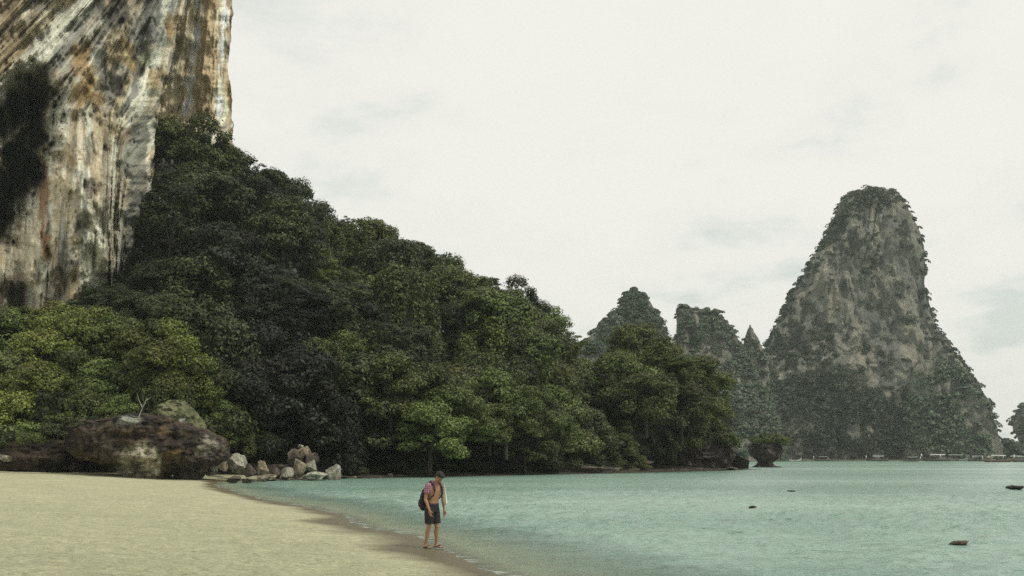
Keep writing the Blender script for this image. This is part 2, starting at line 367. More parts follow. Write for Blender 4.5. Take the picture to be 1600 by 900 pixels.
# foam specks along the edge
fn = N(t, 'ShaderNodeTexNoise', i_Scale=3.0, i_Detail=8.0, i_Roughness=.7); L(t, mpf.outputs[0], fn.inputs['Vector'])
fd = N(t, 'ShaderNodeMapRange', i_1=.05, i_2=.9, i_3=.12, i_4=-.15); L(t, da.outputs['Fac'], fd.inputs[0])
fa = N(t, 'ShaderNodeMath', operation='ADD'); L(t, fn.outputs[0], fa.inputs[0]); L(t, fd.outputs[0], fa.inputs[1])
fr = N(t, 'ShaderNodeMapRange', i_1=.57, i_2=.68, i_3=0.0, i_4=.7); L(t, fa.outputs[0], fr.inputs[0])
mf = N(t, 'ShaderNodeMix', data_type='RGBA'); L(t, fr.outputs[0], mf.inputs['Factor']); L(t, cw.outputs[0], mf.inputs['A']); mf.inputs['B'].default_value = (.66, .70, .62, 1)
L(t, mf.outputs['Result'], p.inputs['Base Color'])
p.inputs['Roughness'].default_value = .24; p.inputs['IOR'].default_value = 1.45; p.inputs['Specular IOR Level'].default_value = .5
al = N(t, 'ShaderNodeMapRange', i_1=.0, i_2=4.5, i_3=.22, i_4=1.0); L(t, da.outputs['Fac'], al.inputs[0])
am = N(t, 'ShaderNodeMath', operation='MAXIMUM'); L(t, al.outputs[0], am.inputs[0]); L(t, fr.outputs[0], am.inputs[1])
L(t, am.outputs[0], p.inputs['Alpha'])
ob('sea', build_water(), WATER, kind='structure', label='pale green rippled water of the bay')

# ---------------------------------------------------------------- cliff
CLIFF = paint_mat('cliff_limestone', (20, 1.3), .9, .5, .34, pit=.74)
def dist_poly(X, Y, pts):
    d = np.full(X.shape, 1e9)
    if len(pts) == 1: return np.hypot(X - pts[0][0], Y - pts[0][1])
    for (ax, ay), (bx, by) in zip(pts[:-1], pts[1:]):
        ex, ey = bx - ax, by - ay
        t = np.clip(((X - ax) * ex + (Y - ay) * ey) / (ex * ex + ey * ey + 1e-9), 0, 1)
        d = np.minimum(d, np.hypot(X - ax - t * ex, Y - ay - t * ey))
    return d
def paint(col, X, Y, pts, w, c, s=1.0, rag=.6, seed=0):
    n = fbm(X / 14, Y / 26, 0, 3, seed + 200)
    d = dist_poly(X, Y, pts) - w * rag * n
    k = (s * (1 - sstep(w * .55, w * 1.25, d)))[..., None]
    return col * (1 - k) + np.array(c) * k
def cliff_flow(PX, PY):
    """streak coordinate: runnels start steep at the right and slant down to the left further left"""
    us = np.linspace(-700, 700, 1400)
    k = interp(us, [(-700, 1.0), (120, .95), (185, .72), (250, .42), (300, .18), (350, .02), (700, 0)])
    U = np.empty_like(PX)
    for i in range(PX.shape[0]):
        y = PY[i, 0]; g = max(min(y, 175), -90) + .10 * max(y - 175, 0)
        U[i] = np.interp(PX[i], us - k * g, us)
    m = sstep(165, 200, PX) * sstep(150, 230, PY)
    return U + m * .45 * (PY - 150)
def cliff_colour(PX, PY, u, rear=False):
    cream = np.array((.66, .61, .45)); pale = np.array((.76, .77, .63)); grey = np.array((.26, .265, .235)); dark = np.array((.075, .07, .06))
    tan = np.array((.42, .33, .19)); rust = np.array((.40, .27, .12)); brown = np.array((.13, .09, .055))
    col = np.broadcast_to(cream, PX.shape + (3,)).copy()
    def mix(c, k):
        nonlocal col
        k = np.clip(k, 0, 1)[..., None]; col = col * (1 - k) + np.array(c) * k
    mix(tan, .55 * sstep(.0, .5, fbm(u / 26, PY / 90, 0, 4, 301)))
    mix(pale, .85 * sstep(.0, .35, fbm(u / 10, PY / 240, 0, 4, 302)))
    mix(grey, .65 * sstep(.2, .45, fbm(u / 13, PY / 260, 3, 4, 303)))
    mix(dark, .45 * sstep(.2, .4, fbm(u / 4.5, PY / 150, 6, 3, 308)))
    mix(rust, .4 * sstep(.22, .5, fbm(PX / 30, PY / 42, 5, 4, 304)))
    mix(dark, .4 * sstep(.3, .6, fbm(u / 8, PY / 60, 8, 5, 305)))
    mix(brown, .5 * sstep(.2, .6, fbm(PX / 7, PY / 12, 8, 5, 306)) * sstep(.0, .5, fbm(PX / 60, PY / 60, 8, 2, 307)))
    wx = PX + 5 * fbm(PX / 18, PY / 18, 0, 3, 310); wy = PY + 7 * fbm(PX / 18, PY / 18, 4, 3, 311)
    P = lambda pts, w, c, s=1.0, rag=.6: paint(col, wx, wy, pts, w, c, s, rag)
    col = P([(150, -60), (135, 5), (85, 60), (45, 100), (0, 155), (-60, 230)], 17, pale, .85, .4)
    col = P([(170, -20), (130, 30), (100, 75), (70, 115)], 9, grey, .8)
    col = P([(20, -40), (5, 60), (-30, 120)], 30, tan, .6)
    col = P([(25, 10), (10, 45)], 12, brown, .5)
    col = P([(170, -40), (185, 30)], 22, dark * 1.1, .85)
    col = P([(150, 60), (160, 110), (168, 160)], 10, grey * 1.15, .9)
    col = P([(180, 100), (185, 140)], 9, dark, .8)
    col = P([(245, -50), (243, 30), (230, 75)], 19, grey * .8, .92)
    col = P([(298, -40), (292, 40), (275, 85), (268, 140)], 6, grey * .7, .9)
    col = P([(222, 100), (208, 150), (190, 178)], 7, grey * .8, .85)
    col = P([(262, -30), (256, 60), (226, 120), (205, 180)], 4, pale * 1.05, .8)
    col = P([(266, 20), (262, 50)], 6, rust, .95)
    col = P([(130, 80), (135, 120), (118, 140), (145, 150)], 14, rust, .75)
    col = P([(195, 75), (200, 100)], 12, (.44, .33, .15), .75)
    col = P([(276, 168)], 10, rust, .7); col = P([(246, 125)], 12, (.40, .28, .13), .7)
    col = P([(312, -40), (309, 50), (300, 120), (292, 175)], 5, pale * 1.12, .9, .4)
    col = P([(354, -40), (346, 60), (338, 150), (335, 220)], 5, pale * 1.1, .85, .4)
    col = P([(330, 0), (325, 80), (322, 170)], 15, (.36, .28, .17), .7)
    col = P([(318, 60), (312, 130)], 8, (.25, .19, .12), .4)
    col = P([(360, -40), (360, 240)], 5, (.30, .20, .11), .7)
    col = P([(270, 195), (300, 200), (305, 230)], 14, pale * .95, .6)
    if rear:
        col = P([(275, -60), (290, 60), (290, 210)], 45, (.50, .44, .30), .72, .2); col = P([(328, -40), (322, 190)], 14, (.40, .31, .19), .7); col = P([(312, -40), (309, 50), (300, 120), (292, 175)], 5, pale * 1.1, .85, .4); col = P([(268, 40), (262, 140)], 6, pale, .6)
    if not rear:
        col = P([(225, 190), (212, 260), (218, 330), (205, 400)], 20, (.235, .245, .205), .8, .3)
        col = P([(238, 190), (232, 260), (232, 320)], 4, pale, .7, .3)
        col = P([(95, 250), (80, 300)], 16, (.46, .36, .2), .6)
        col = P([(70, 250), (66, 310), (72, 400)], 8, (.30, .15, .07), .75)
        col = P([(100, 300), (112, 345), (125, 330)], 16, (.48, .42, .28), .6)
        col = P([(30, 385), (45, 430)], 22, (.56, .52, .38), .75)
        col = P([(62, 420), (85, 460), (95, 500)], 14, (.50, .50, .42), .7)
        col = P([(150, 400), (165, 430)], 16, (.50, .47, .34), .7)
        col = P([(135, 330), (125, 360)], 8, dark, .7)
        col = P([(100, 380), (92, 430)], 5, dark, .8)
        col = P([(140, 285), (138, 310)], 7, dark, .75)
        col = P([(5, 440), (30, 470)], 16, (.15, .12, .10), .7)
        col = P([(115, 415)], 9, dark, .8)
    return col
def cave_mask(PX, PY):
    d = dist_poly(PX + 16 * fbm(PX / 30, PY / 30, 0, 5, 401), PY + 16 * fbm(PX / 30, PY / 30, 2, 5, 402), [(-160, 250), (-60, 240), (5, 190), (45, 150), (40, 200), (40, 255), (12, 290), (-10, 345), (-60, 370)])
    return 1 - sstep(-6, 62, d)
def interp(x, pts):
    a = np.array(pts, float); return np.interp(x, a[:, 0], a[:, 1])
def build_cliff(rear):
    if rear:
        nr, nc = 330, 230
        py = np.linspace(-330, 330, nr)
        edge = interp(py, [(-330, 352), (-60, 359), (0, 362), (30, 362), (70, 358), (110, 356), (140, 361), (200, 363), (250, 366), (330, 372)])
        left = np.full(nr, 170.0)
    else:
        nr, nc = 440, 430
        py = np.linspace(-330, 575, nr)
        edge = interp(py, [(-330, 330), (-60, 300), (0, 292), (60, 280), (100, 268), (150, 256), (190, 248), (240, 240), (290, 237), (340, 234), (385, 222), (410, 214), (440, 200), (480, 185), (575, 170)])
        left = np.full(nr, -260.0)
    A = np.linspace(0, 1, nc)
    tail = 26
    PYg = np.repeat(py[:, None], nc, 1)
    nz = 3.0 * fbm(py / 22, py * 0 + 3, 0, 4, 90 + rear) + 1.2 * fbm(py / 6, py * 0 + 9, 0, 2, 91)
    edge = edge + nz * (.9 if not rear else .7)
    PXg = left[:, None] + (edge - left)[:, None] * (A[None, :] ** .93)
    u = cliff_flow(PXg, PYg)
    s = (edge[:, None] - PXg)
    if rear:
        Yd = 178 + 10 * (1 - sstep(0, 40, s)) ** 2 - .02 * (PXg - 250)
        amp = 1.0
    else:
        base = interp(py, [(-330, 150), (0, 141), (120, 132), (300, 125), (440, 127), (575, 131)])
        Yd = base[:, None] + 12 * (1 - sstep(0, 55, s)) ** 2 + .03 * np.maximum(0, 60 - PXg) * 0
        # lower right plane turns away, the bay of the hollow goes in
        Yd = Yd + 26 * cave_mask(PXg, PYg)
        Yd = Yd - 4.5 * np.exp(-((PXg - 120) / 50) ** 2) * sstep(180, 260, PYg)
        Yd = Yd + 3.5 * np.exp(-((PXg - 70 + .1 * PYg) / 16) ** 2) * sstep(210, 300, PYg)
        amp = 1.0
    Yd = Yd + amp * (4.0 * fbm(u / 60, PYg / 110, 1, 3, 100) - 2.6 * ridged(u / 26, PYg / 170, 2, 3, 101) + 2.4 * np.maximum(0, ridged(u / 15, PYg / 150, 7, 3, 109) - .45) + 1.0 * fbm(PXg / 16, PYg / 22, 3, 4, 102) + .55 * fbm(u / 7, PYg / 34, 4, 3, 103)
                      + .45 * sstep(.1, .7, fbm(PXg / 9, PYg / 16, 5, 3, 306)))
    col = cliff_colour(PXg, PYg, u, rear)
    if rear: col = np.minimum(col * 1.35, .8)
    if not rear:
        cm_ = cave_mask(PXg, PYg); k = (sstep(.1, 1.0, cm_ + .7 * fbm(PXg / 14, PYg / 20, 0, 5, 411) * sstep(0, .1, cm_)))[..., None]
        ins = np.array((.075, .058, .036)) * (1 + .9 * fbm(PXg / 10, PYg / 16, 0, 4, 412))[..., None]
        col = col * (1 - k) + np.maximum(ins, .012) * k  # brown cave rock, with part of the hollow's shade painted into its colour
    # tail that runs back behind the visible edge, so the wall is a body
    tz = np.linspace(0, 1, tail + 1)[1:]
    PXt = PXg[:, -1:] + 0 * tz[None, :]; Yt = Yd[:, -1:] + 70 * tz[None, :] ** 1.5
    X = (PXg - 800) / F * Yd
    Z = CH - (PYg - HY) / F * Yd
    Xt = (PXt - 5 * tz[None, :] ** .3 - 80 * tz[None, :] - 800) / F * Yt; Zt = Z[:, -1:] + 0 * Yt
    V = np.concatenate([np.stack([X, Yd, Z], -1), np.stack([Xt, Yt, Zt], -1)], 1)
    C = np.concatenate([col, np.repeat(col[:, -1:], tail, 1)], 1)
    U = np.concatenate([np.stack([u, PYg], -1) / 100, np.stack([u[:, -1:] + 30 * tz[None, :], PYg[:, :tail]], -1) / 100], 1)
    # roof: rows that run back from the top edge
    top = V[0]; rows = []
    for k in (1, 2, 3):
        r = top.copy(); q_ = 30 if rear else 7
        r[:, 0] *= (r[:, 1] + q_ * k) / r[:, 1]; r[:, 1] += q_ * k; r[:, 2] += 2 * k; rows.append(r)
    V = np.concatenate([np.stack(rows[::-1]), V], 0); C = np.concatenate([np.repeat(C[:1], 3, 0), C], 0); U = np.concatenate([np.repeat(U[:1], 3, 0), U], 0)
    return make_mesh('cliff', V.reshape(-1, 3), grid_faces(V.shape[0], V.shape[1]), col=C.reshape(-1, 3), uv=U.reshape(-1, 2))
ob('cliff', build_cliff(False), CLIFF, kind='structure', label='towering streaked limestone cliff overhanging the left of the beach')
ob('cliff', build_cliff(True), CLIFF, kind='structure', label='tan and white streaked rear face of the cliff above the jungle')

# ---------------------------------------------------------------- hillside under the jungle
HB = [(-700, 92), (0, 100), (200, 100), (250, 101), (330, 104), (450, 110), (540, 113), (700, 127), (900, 143), (1005, 156), (1030, 180), (1110, 186), (1175, 192)]
HR = [(-700, 440, 122), (0, 480, 121), (150, 465, 122), (190, 450, 124), (225, 330, 146), (243, 215, 172), (262, 205, 173), (300, 228, 174), (340, 215, 174), (366, 240, 175), (400, 248, 174), (440, 270, 173), (475, 302, 172), (490, 345, 170),
      (540, 335, 170), (600, 355, 171), (660, 385, 172), (690, 415, 172), (760, 430, 173), (820, 458, 173), (868, 498, 171), (895, 575, 168), (915, 612, 168), (945, 622, 168), (968, 575, 172), (992, 530, 174), (1030, 535, 175), (1070, 545, 177), (1110, 570, 180), (1133, 620, 182), (1150, 680, 184), (1175, 712, 188)]
def hill(px, v):
    px = np.asarray(px, float); v = np.asarray(v, float)
    yb = interp(px, HB); yr = interp(px, [(a, c) for a, b, c in HR]); sil = interp(px, [(a, b) for a, b, c in HR])
    zb = interp(px, [(-700, 1.2), (100, 1.0), (330, .4), (430, .15), (1175, -.1)])
    drop = interp(px, [(0, 4), (235, 5), (900, 5.5), (1130, 5), (1175, 1)])
    zr = np.maximum(CH - (sil - HY) / F * yr - drop, zb)
    Y = yb + (yr - yb) * v ** 1.12
    Z = zb + (zr - zb) * v ** .88
    k = np.sin(np.pi * np.clip(v, 0, 1)) ** .8 * np.clip((px - 230) / 60, 0, 1) * np.clip((1000 - px) / 80, 0, 1)
    Y = Y + 8.5 * k * fbm(px / 85 + v * 1.2, v * 2.4 + px * 0, 0, 2, 550)
    return (px - 800) / F * Y, Y, Z
def build_hill():
    px = np.arange(-700, 1176, 8.0); v = np.linspace(0, 1, 60)
    PX, VV = np.meshgrid(px, v)
    X, Y, Z = hill(PX, VV)
    amp = np.sin(np.pi * np.clip(VV, 0, 1)) * .8 + .2
    Z = Z + amp * 1.6 * fbm(X * .12, Y * .12, 0, 4, 500); Y = Y + amp * 1.5 * fbm(X * .2, Z * .2, 0, 3, 501)
    k = np.linspace(0, 1, 12)[1:, None]
    Yb = Y[-1:] + 60 * k; Xb = X[-1:] + 0 * k; Zb = Z[-1:] * (1 - k) ** .8 - 3 * k
    V = np.concatenate([np.stack([X[:1], Y[:1] - .3, Z[:1] - 3], -1), np.stack([X, Y, Z], -1), np.stack([Xb, Yb, Zb], -1)], 0)
    return make_mesh('hillside', V.reshape(-1, 3), grid_faces(V.shape[0], V.shape[1]))
EARTH = simple('forest_floor', (.030, .028, .017), .95, .5, .6, .5)
ob('hillside', build_hill(), EARTH, kind='structure', label='dark earth slope under the jungle')

# ---------------------------------------------------------------- foliage
def leaf_mesh(P, Nn, size, aspect=1.6, droop=0.0, seed=1):
    """one folded diamond per leaf clump"""
    r = np.random.default_rng(seed); n = len(P)
    Nn = Nn / (np.linalg.norm(Nn, axis=1, keepdims=True) + 1e-9)
    R = r.normal(size=(n, 3)); R[:, 2] -= droop
    T = R - (R * Nn).sum(1, keepdims=True) * Nn; T /= np.linalg.norm(T, axis=1, keepdims=True) + 1e-9
    B = np.cross(Nn, T)
    s = np.asarray(size).reshape(-1, 1) * np.ones((n, 1))
    a = P - T * s * aspect * .5; b = P + B * s * .5 - Nn * s * .12; c = P + T * s * aspect * .5; d = P - B * s * .5 - Nn * s * .12
    V = np.stack([a, b, c, d], 1).reshape(-1, 3)
    Fc = np.arange(n * 4).reshape(-1, 4)
    return V, Fc
def rand_dirs(n, r):
    d = r.normal(size=(n, 3)); return d / np.linalg.norm(d, axis=1, keepdims=True)
def crown_mesh(name, lumps, per, size, seed, droop=0.0, low=-.45, scatter=.14):
    r = np.random.default_rng(seed); PP, NN = [], []
    for (c, rad) in lumps:
        n = int(per * (rad[0] * rad[0] + rad[0] * rad[2]) * .5)
        d = rand_dirs(int(n * 1.6), r); d = d[d[:, 2] > low + .35 * r.random(len(d)) - .2][:n]
        # gaps: drop leaves where a noise is low, push others out into sprays
        g = vnoise(d[:, 0] * 2.6 + c[0], d[:, 1] * 2.6 + c[1], d[:, 2] * 2.6 + c[2], seed)
        keep = g > -.42 + .12 * r.random(len(d)); d = d[keep]; g = g[keep]
        rr = (1.0 + .22 * g + scatter * r.normal(size=len(d)) - .35 * (r.random(len(d)) < .22) * r.random(len(d)))[:, None]
        P = np.array(c) + d * np.array(rad) * rr
        PP.append(P); NN.append(d / np.array(rad) * rad[0] + .36 * r.normal(size=d.shape) + np.array((0, 0, .3)))
    P = np.concatenate(PP); Nn = np.concatenate(NN)
    V, Fc = leaf_mesh(P, Nn, size * (.65 + .7 * r.random(len(P))), 1.7, droop, seed)
    return make_mesh(name, V, Fc, smooth=False)
def tube(path, radii, seg=7):
    path = [Vector(p) for p in path]; V = []; Fc = []
    up = Vector((0.13, .21, 1)).normalized()
    for i, p in enumerate(path):
        d = (path[min(i + 1, len(path) - 1)] - path[max(i - 1, 0)])
        if d.length < 1e-6: d = Vector((0, 0, 1))
        d.normalize(); a = d.cross(up if abs(d.dot(up)) < .95 else Vector((1, 0, 0))).normalized(); b = d.cross(a)
        for k in range(seg):
            th = 2 * math.pi * k / seg
            V.append(p + (a * math.cos(th) + b * math.sin(th)) * radii[i])
    for i in range(len(path) - 1):
        for k in range(seg):
            k2 = (k + 1) % seg
            Fc.append((i * seg + k, i * seg + k2, (i + 1) * seg + k2, (i + 1) * seg + k))
    return V, Fc
def join_tubes(name, tubes):
    V, Fc = [], []
    for v, f in tubes:
        o_ = len(V); V += [tuple(x) for x in v]; Fc += [tuple(i + o_ for i in q) for q in f]
    return make_mesh(name, V, Fc)
def trunk_mesh(h, limbs, seed, r0=.28):
    r = random.Random(seed); ts = []
    bend = (r.uniform(-.5, .5), r.uniform(-.5, .5))
    pts = [(bend[0] * (i / 5) ** 2, bend[1] * (i / 5) ** 2, h * i / 5 - (1.2 if i == 0 else 0)) for i in range(6)]
    ts.append(tube(pts, [r0 * (1.25 - .15 * i) for i in range(6)]))
    top = Vector(pts[-1])
    for c in limbs:
        c = Vector(c); st = top * r.uniform(.65, 1.0); mid = (st + c) / 2 + Vector((0, 0, -.3 + r.uniform(-.2, .3)))
        ts.append(tube([st, mid, c], [r0 * .45, r0 * .3, r0 * .1], 5))
    return join_tubes('trunk', ts)
protos = {}
def mk_proto(kind, i):
    r = random.Random(kind + str(i)); seed = r.randrange(1, 9999)
    lumps = []; low = -.45
    if kind == 'broad':         # domed crown of many clumps
        H, R = 8.5, 3.7
        for k in range(17):
            a = r.uniform(0, 2 * math.pi); q = math.sqrt(r.random()) * R * .85; z = H - 1.2 - (q / R) ** 2 * 2.6 - r.random() * .9
            s = r.uniform(.9, 1.5); lumps.append(((q * math.cos(a), q * math.sin(a), z), (s * 1.15, s * 1.15, s * .78)))
        for k in range(9):
            a = k / 9 * 2 * math.pi + r.random() * .5; s = r.uniform(.8, 1.3)
            lumps.append(((R * .8 * math.cos(a), R * .8 * math.sin(a), r.uniform(1.8, 4.4)), (s * 1.1, s * 1.1, s * 1.2)))
        for k in range(12):     # sprays that stick out of the dome
            a = r.uniform(0, 2 * math.pi); q = R * r.uniform(.9, 1.3); s = r.uniform(.28, .5)
            lumps.append(((q * math.cos(a), q * math.sin(a), H - .3 - (q / R) ** 2 * r.uniform(1.4, 3.4)), (s * 1.5, s * 1.5, s * .6)))
        per, size, droop = 480, .18, .4
    elif kind == 'vine':        # creeper-draped columns hanging from a lumpy top
        H, R = 8.5, 3.3
        for k in range(11):
            a = r.uniform(0, 2 * math.pi); q = math.sqrt(r.random()) * R * .8; z = H - .8 - (q / R) ** 2 * 2.2 - r.random() * .8
            s = r.uniform(.7, 1.25); lumps.append(((q * math.cos(a), q * math.sin(a), z), (s, s, s * .7)))
        for k in range(11):
            a = k / 11 * 2 * math.pi + r.random() * .4; q = R * r.uniform(.75, 1.0); zt = r.uniform(4.0, 6.8); zb = r.uniform(.2, 2.6); n = 3
            for j in range(n):
                s = r.uniform(.5, .95); z = zt + (zb - zt) * j / (n - 1)
                lumps.append((((q + .15 * j) * math.cos(a), (q + .15 * j) * math.sin(a), z), (s, s, s * 1.5)))
        per, size, droop = 480, .18, 1.6; low = -.8
    elif kind == 'mound':       # rounded mass of leaves reaching the ground in tiers
        H, R = 8.2, 3.9; sq = r.uniform(.8, 1.25); lean = r.uniform(-.8, .8)
        for k in range(34):
            a = r.uniform(0, 2 * math.pi); el = math.asin(r.random() ** .8); q = R * math.cos(el) * r.uniform(.72, 1.0); z = .9 + (H - 1.7) * math.sin(el) * r.uniform(.85, 1.05)
            s = r.choice([r.uniform(.45, .8), r.uniform(.8, 1.35)])
            lumps.append(((q * math.cos(a) * sq + lean * z / H, q * math.sin(a) / sq, z), (s * 1.25, s * 1.25, s * .8)))
        per, size, droop = 520, .175, .7; low = -.5
    elif kind == 'airy':        # thin crown, sky between the sprays
        H, R = 8.5, 3.2
        for k in range(17):
            a = r.uniform(0, 2 * math.pi); q = math.sqrt(r.random()) * R; z = H - .6 - (q / R) ** 2 * 2.0 - r.random() * 3.0
            s = r.uniform(.35, .75); lumps.append(((q * math.cos(a), q * math.sin(a), z), (s * 1.3, s * 1.3, s * .6)))
        per, size, droop = 430, .17, .4; low = -.9
    else:                       # shrub: low wide mound
        H, R = 3.0, 2.2
        for k in range(13):
            a = r.uniform(0, 2 * math.pi); q = math.sqrt(r.random()) * R * .85; z = max(.3, H - .6 - (q / R) ** 2 * 1.6 - r.random() * .8)
            s = r.uniform(.5, .85); lumps.append(((q * math.cos(a), q * math.sin(a), z), (s * 1.1, s * 1.1, s * .8)))
        per, size, droop = 260, .20, .3; low = -.7
    cm = crown_mesh('crown', lumps, per, size, seed, droop, low)
    limbs = [l[0] for l in lumps[:8]]
    tm = trunk_mesh({'broad': 5.0, 'mound': 4.0, 'vine': 6.0, 'airy': 5.6, 'shrub': 1.0}[kind], limbs, seed, {'shrub': .07, 'airy': .16}.get(kind, .24))
    cm.materials.append(FOL_DARK); tm.materials.append(BARK)
    return cm, tm
for kd, n in (('broad', 5), ('mound', 7), ('vine', 3), ('airy', 4), ('shrub', 3)):
    protos[kd] = [mk_proto(kd, i) for i in range(n)]
PLANTS = []
def plant(kind, base, s, mat, sxy=1.0, name=None, cat=None):
    cm, tm = random.choice(protos[kind])
    e = bpy.data.objects.new(name or {'shrub': 'shrub'}.get(kind, 'jungle_tree'), None)
    e.empty_display_size = .3; e.location = base; e.rotation_euler = (random.uniform(-.06, .06), random.uniform(-.06, .06), random.uniform(0, 6.283))
    e.scale = (s * sxy, s * sxy, s)
    COL.objects.link(e)
    c = bpy.data.objects.new('crown', cm); COL.objects.link(c); c.parent = e; set_obj_mat(c, mat)
    k = bpy.data.objects.new('trunk', tm); COL.objects.link(k); k.parent = e
    e['category'] = cat or ('shrub' if kind == 'shrub' else 'tree')
    PLANTS.append((e, kind, mat, s))
    return e
def by_top(kind, px, py, Y, s, mat, sxy=1.0, **kw):
    h = {'shrub': 3.0}.get(kind, 8.7) * s
    p = at(px, py, Y); p.z -= h
    return plant(kind, p, s, mat, sxy, **kw)

# jungle trees, row after row up the slope (spacing measured along the slope)
hr = random.Random(11)
rows_v = [.02, .12, .23, .34, .45, .56, .67, .78, .89, .985]
def hill_len(px): 
    a = hill(px, 0.0); b = hill(px, 1.0); return float(b[2] - a[2])
forest = []
for ri, v in enumerate(rows_v):
    px = 236 + hr.uniform(0, 30)
    while px < 1128:
        hz = hill_len(px)
        step = 52 if hz > 14 else 46
        if hz < 14 and ri % 2 and v < .95:
            px += step; continue
        vv = min(.99, max(0.0, v + hr.uniform(-.035, .035))) if v < .95 else v
        x, y, z = hill(px, vv)
        forest.append((px, vv, float(x), float(y), float(z), ri))
        px += step * hr.uniform(.8, 1.25)
for (px, vv, x, y, z, ri) in forest:
    if px > 1030 and vv < .2 or px > 1112: continue
    sil = float(interp(px, [(a, b) for a, b, c in HR]))
    u_ = hr.random()
    top_row = ri == len(rows_v) - 1
    if top_row:
        kind = 'airy' if (u_ < .45 and 360 < px < 960) else 'broad'
        h = CH - (sil - HY) / F * y - z
        s = max(.55, min(1.15, (h + hr.uniform(-.8, .6)) / 8.6))
    else:
        kind = 'broad' if u_ < .40 else ('mound' if u_ < .84 else 'vine' if u_ < .93 else 'airy')
        if vv < .3: kind = 'mound' if u_ < .85 else 'vine'
        s = hr.choice([hr.uniform(.5, .75), hr.uniform(.8, 1.05), hr.uniform(1.05, 1.4)])
        if px > 1030: s = min(s, .75)
    g = hr.random()
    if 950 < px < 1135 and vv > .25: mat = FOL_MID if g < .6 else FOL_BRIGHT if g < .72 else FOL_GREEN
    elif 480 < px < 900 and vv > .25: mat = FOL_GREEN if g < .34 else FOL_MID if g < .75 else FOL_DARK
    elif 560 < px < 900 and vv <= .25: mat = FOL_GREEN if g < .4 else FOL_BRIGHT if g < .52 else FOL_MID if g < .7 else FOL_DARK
    elif vv < .55: mat = (FOL_SHADE if g < .8 else FOL_DARK) if 320 < px < 640 else FOL_DARK if g < .85 else FOL_MID
    elif vv < .75 and px < 480: mat = FOL_SHADE if g < .4 else FOL_DARK
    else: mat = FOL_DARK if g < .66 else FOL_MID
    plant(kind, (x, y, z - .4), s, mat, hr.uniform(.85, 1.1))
# low leafy mounds that hang over the rocks of the shore
px = 545.0
while px < 1015:
    x, y, z = hill(px, 0.0)
    plant('mound', (float(x), float(y) - hr.uniform(.3, 1.5), float(z) - .9), hr.uniform(.38, .62), hr.choice([FOL_SHADE, FOL_DARK, FOL_DARK, FOL_MID] if px > 640 else [FOL_SHADE, FOL_SHADE, FOL_DARK]), 1.2)
    px += hr.uniform(26, 40)
# skyline trees seen against the sky
for (px, py, Y, s, kd, mt) in [(404, 246, 172, .62, 'airy', FOL_DARK), (425, 262, 172, .6, 'broad', FOL_DARK), (462, 283, 171, .62, 'airy', FOL_DARK), (379, 250, 173, .5, 'airy', FOL_GREEN), (350, 218, 173, .7, 'broad', FOL_DARK),
                               (262, 203, 172, .75, 'broad', FOL_DARK), (288, 215, 172, .7, 'broad', FOL_MID), (520, 336, 170, .6, 'broad', FOL_DARK), (541, 333, 169, .5, 'airy', FOL_DARK), (590, 349, 170, .6, 'airy', FOL_DARK), (606, 351, 170, .4, 'airy', FOL_DARK),
                               (650, 376, 171, .75, 'broad', FOL_DARK), (760, 427, 172, .6, 'broad', FOL_DARK), (868, 500, 168, .6, 'airy', FOL_MID), (884, 508, 166, .7, 'airy', FOL_GREEN), (908, 520, 165, .6, 'airy', FOL_GREEN), (905, 590, 158, .5, 'broad', FOL_DARK),
                               (990, 497, 168, 1.05, 'broad', FOL_MID), (1025, 520, 168, .9, 'broad', FOL_MID), (965, 540, 164, .8, 'broad', FOL_MID), (1090, 548, 172, .85, 'broad', FOL_MID), (1118, 572, 174, .7, 'broad', FOL_MID), (1052, 545, 165, .9, 'broad', FOL_GREEN),
                               (1010, 575, 155, 1.0, 'broad', FOL_MID), (1065, 590, 160, 1.0, 'broad', FOL_MID), (1108, 610, 168, .85, 'broad', FOL_MID)]:
    by_top(kd, px, py, Y, s, mt)
# bright creeper masses low on the slope by the water
for (px, py, Y, s, mt) in [(660, 548, 118, .95, FOL_MID), (700, 585, 116, .8, FOL_GREEN), (672, 610, 114, .8, FOL_GREEN), (748, 560, 124, .85, FOL_GREEN), (790, 590, 124, .85, FOL_GREEN), (765, 620, 122, .6, FOL_MID),
                           (840, 596, 128, .75, FOL_GREEN), (870, 640, 132, .6, FOL_GREEN), (610, 545, 116, .8, FOL_MID), (820, 640, 128, .7, FOL_MID)]:
    by_top('mound', px, py, Y, s * 1.1, mt)
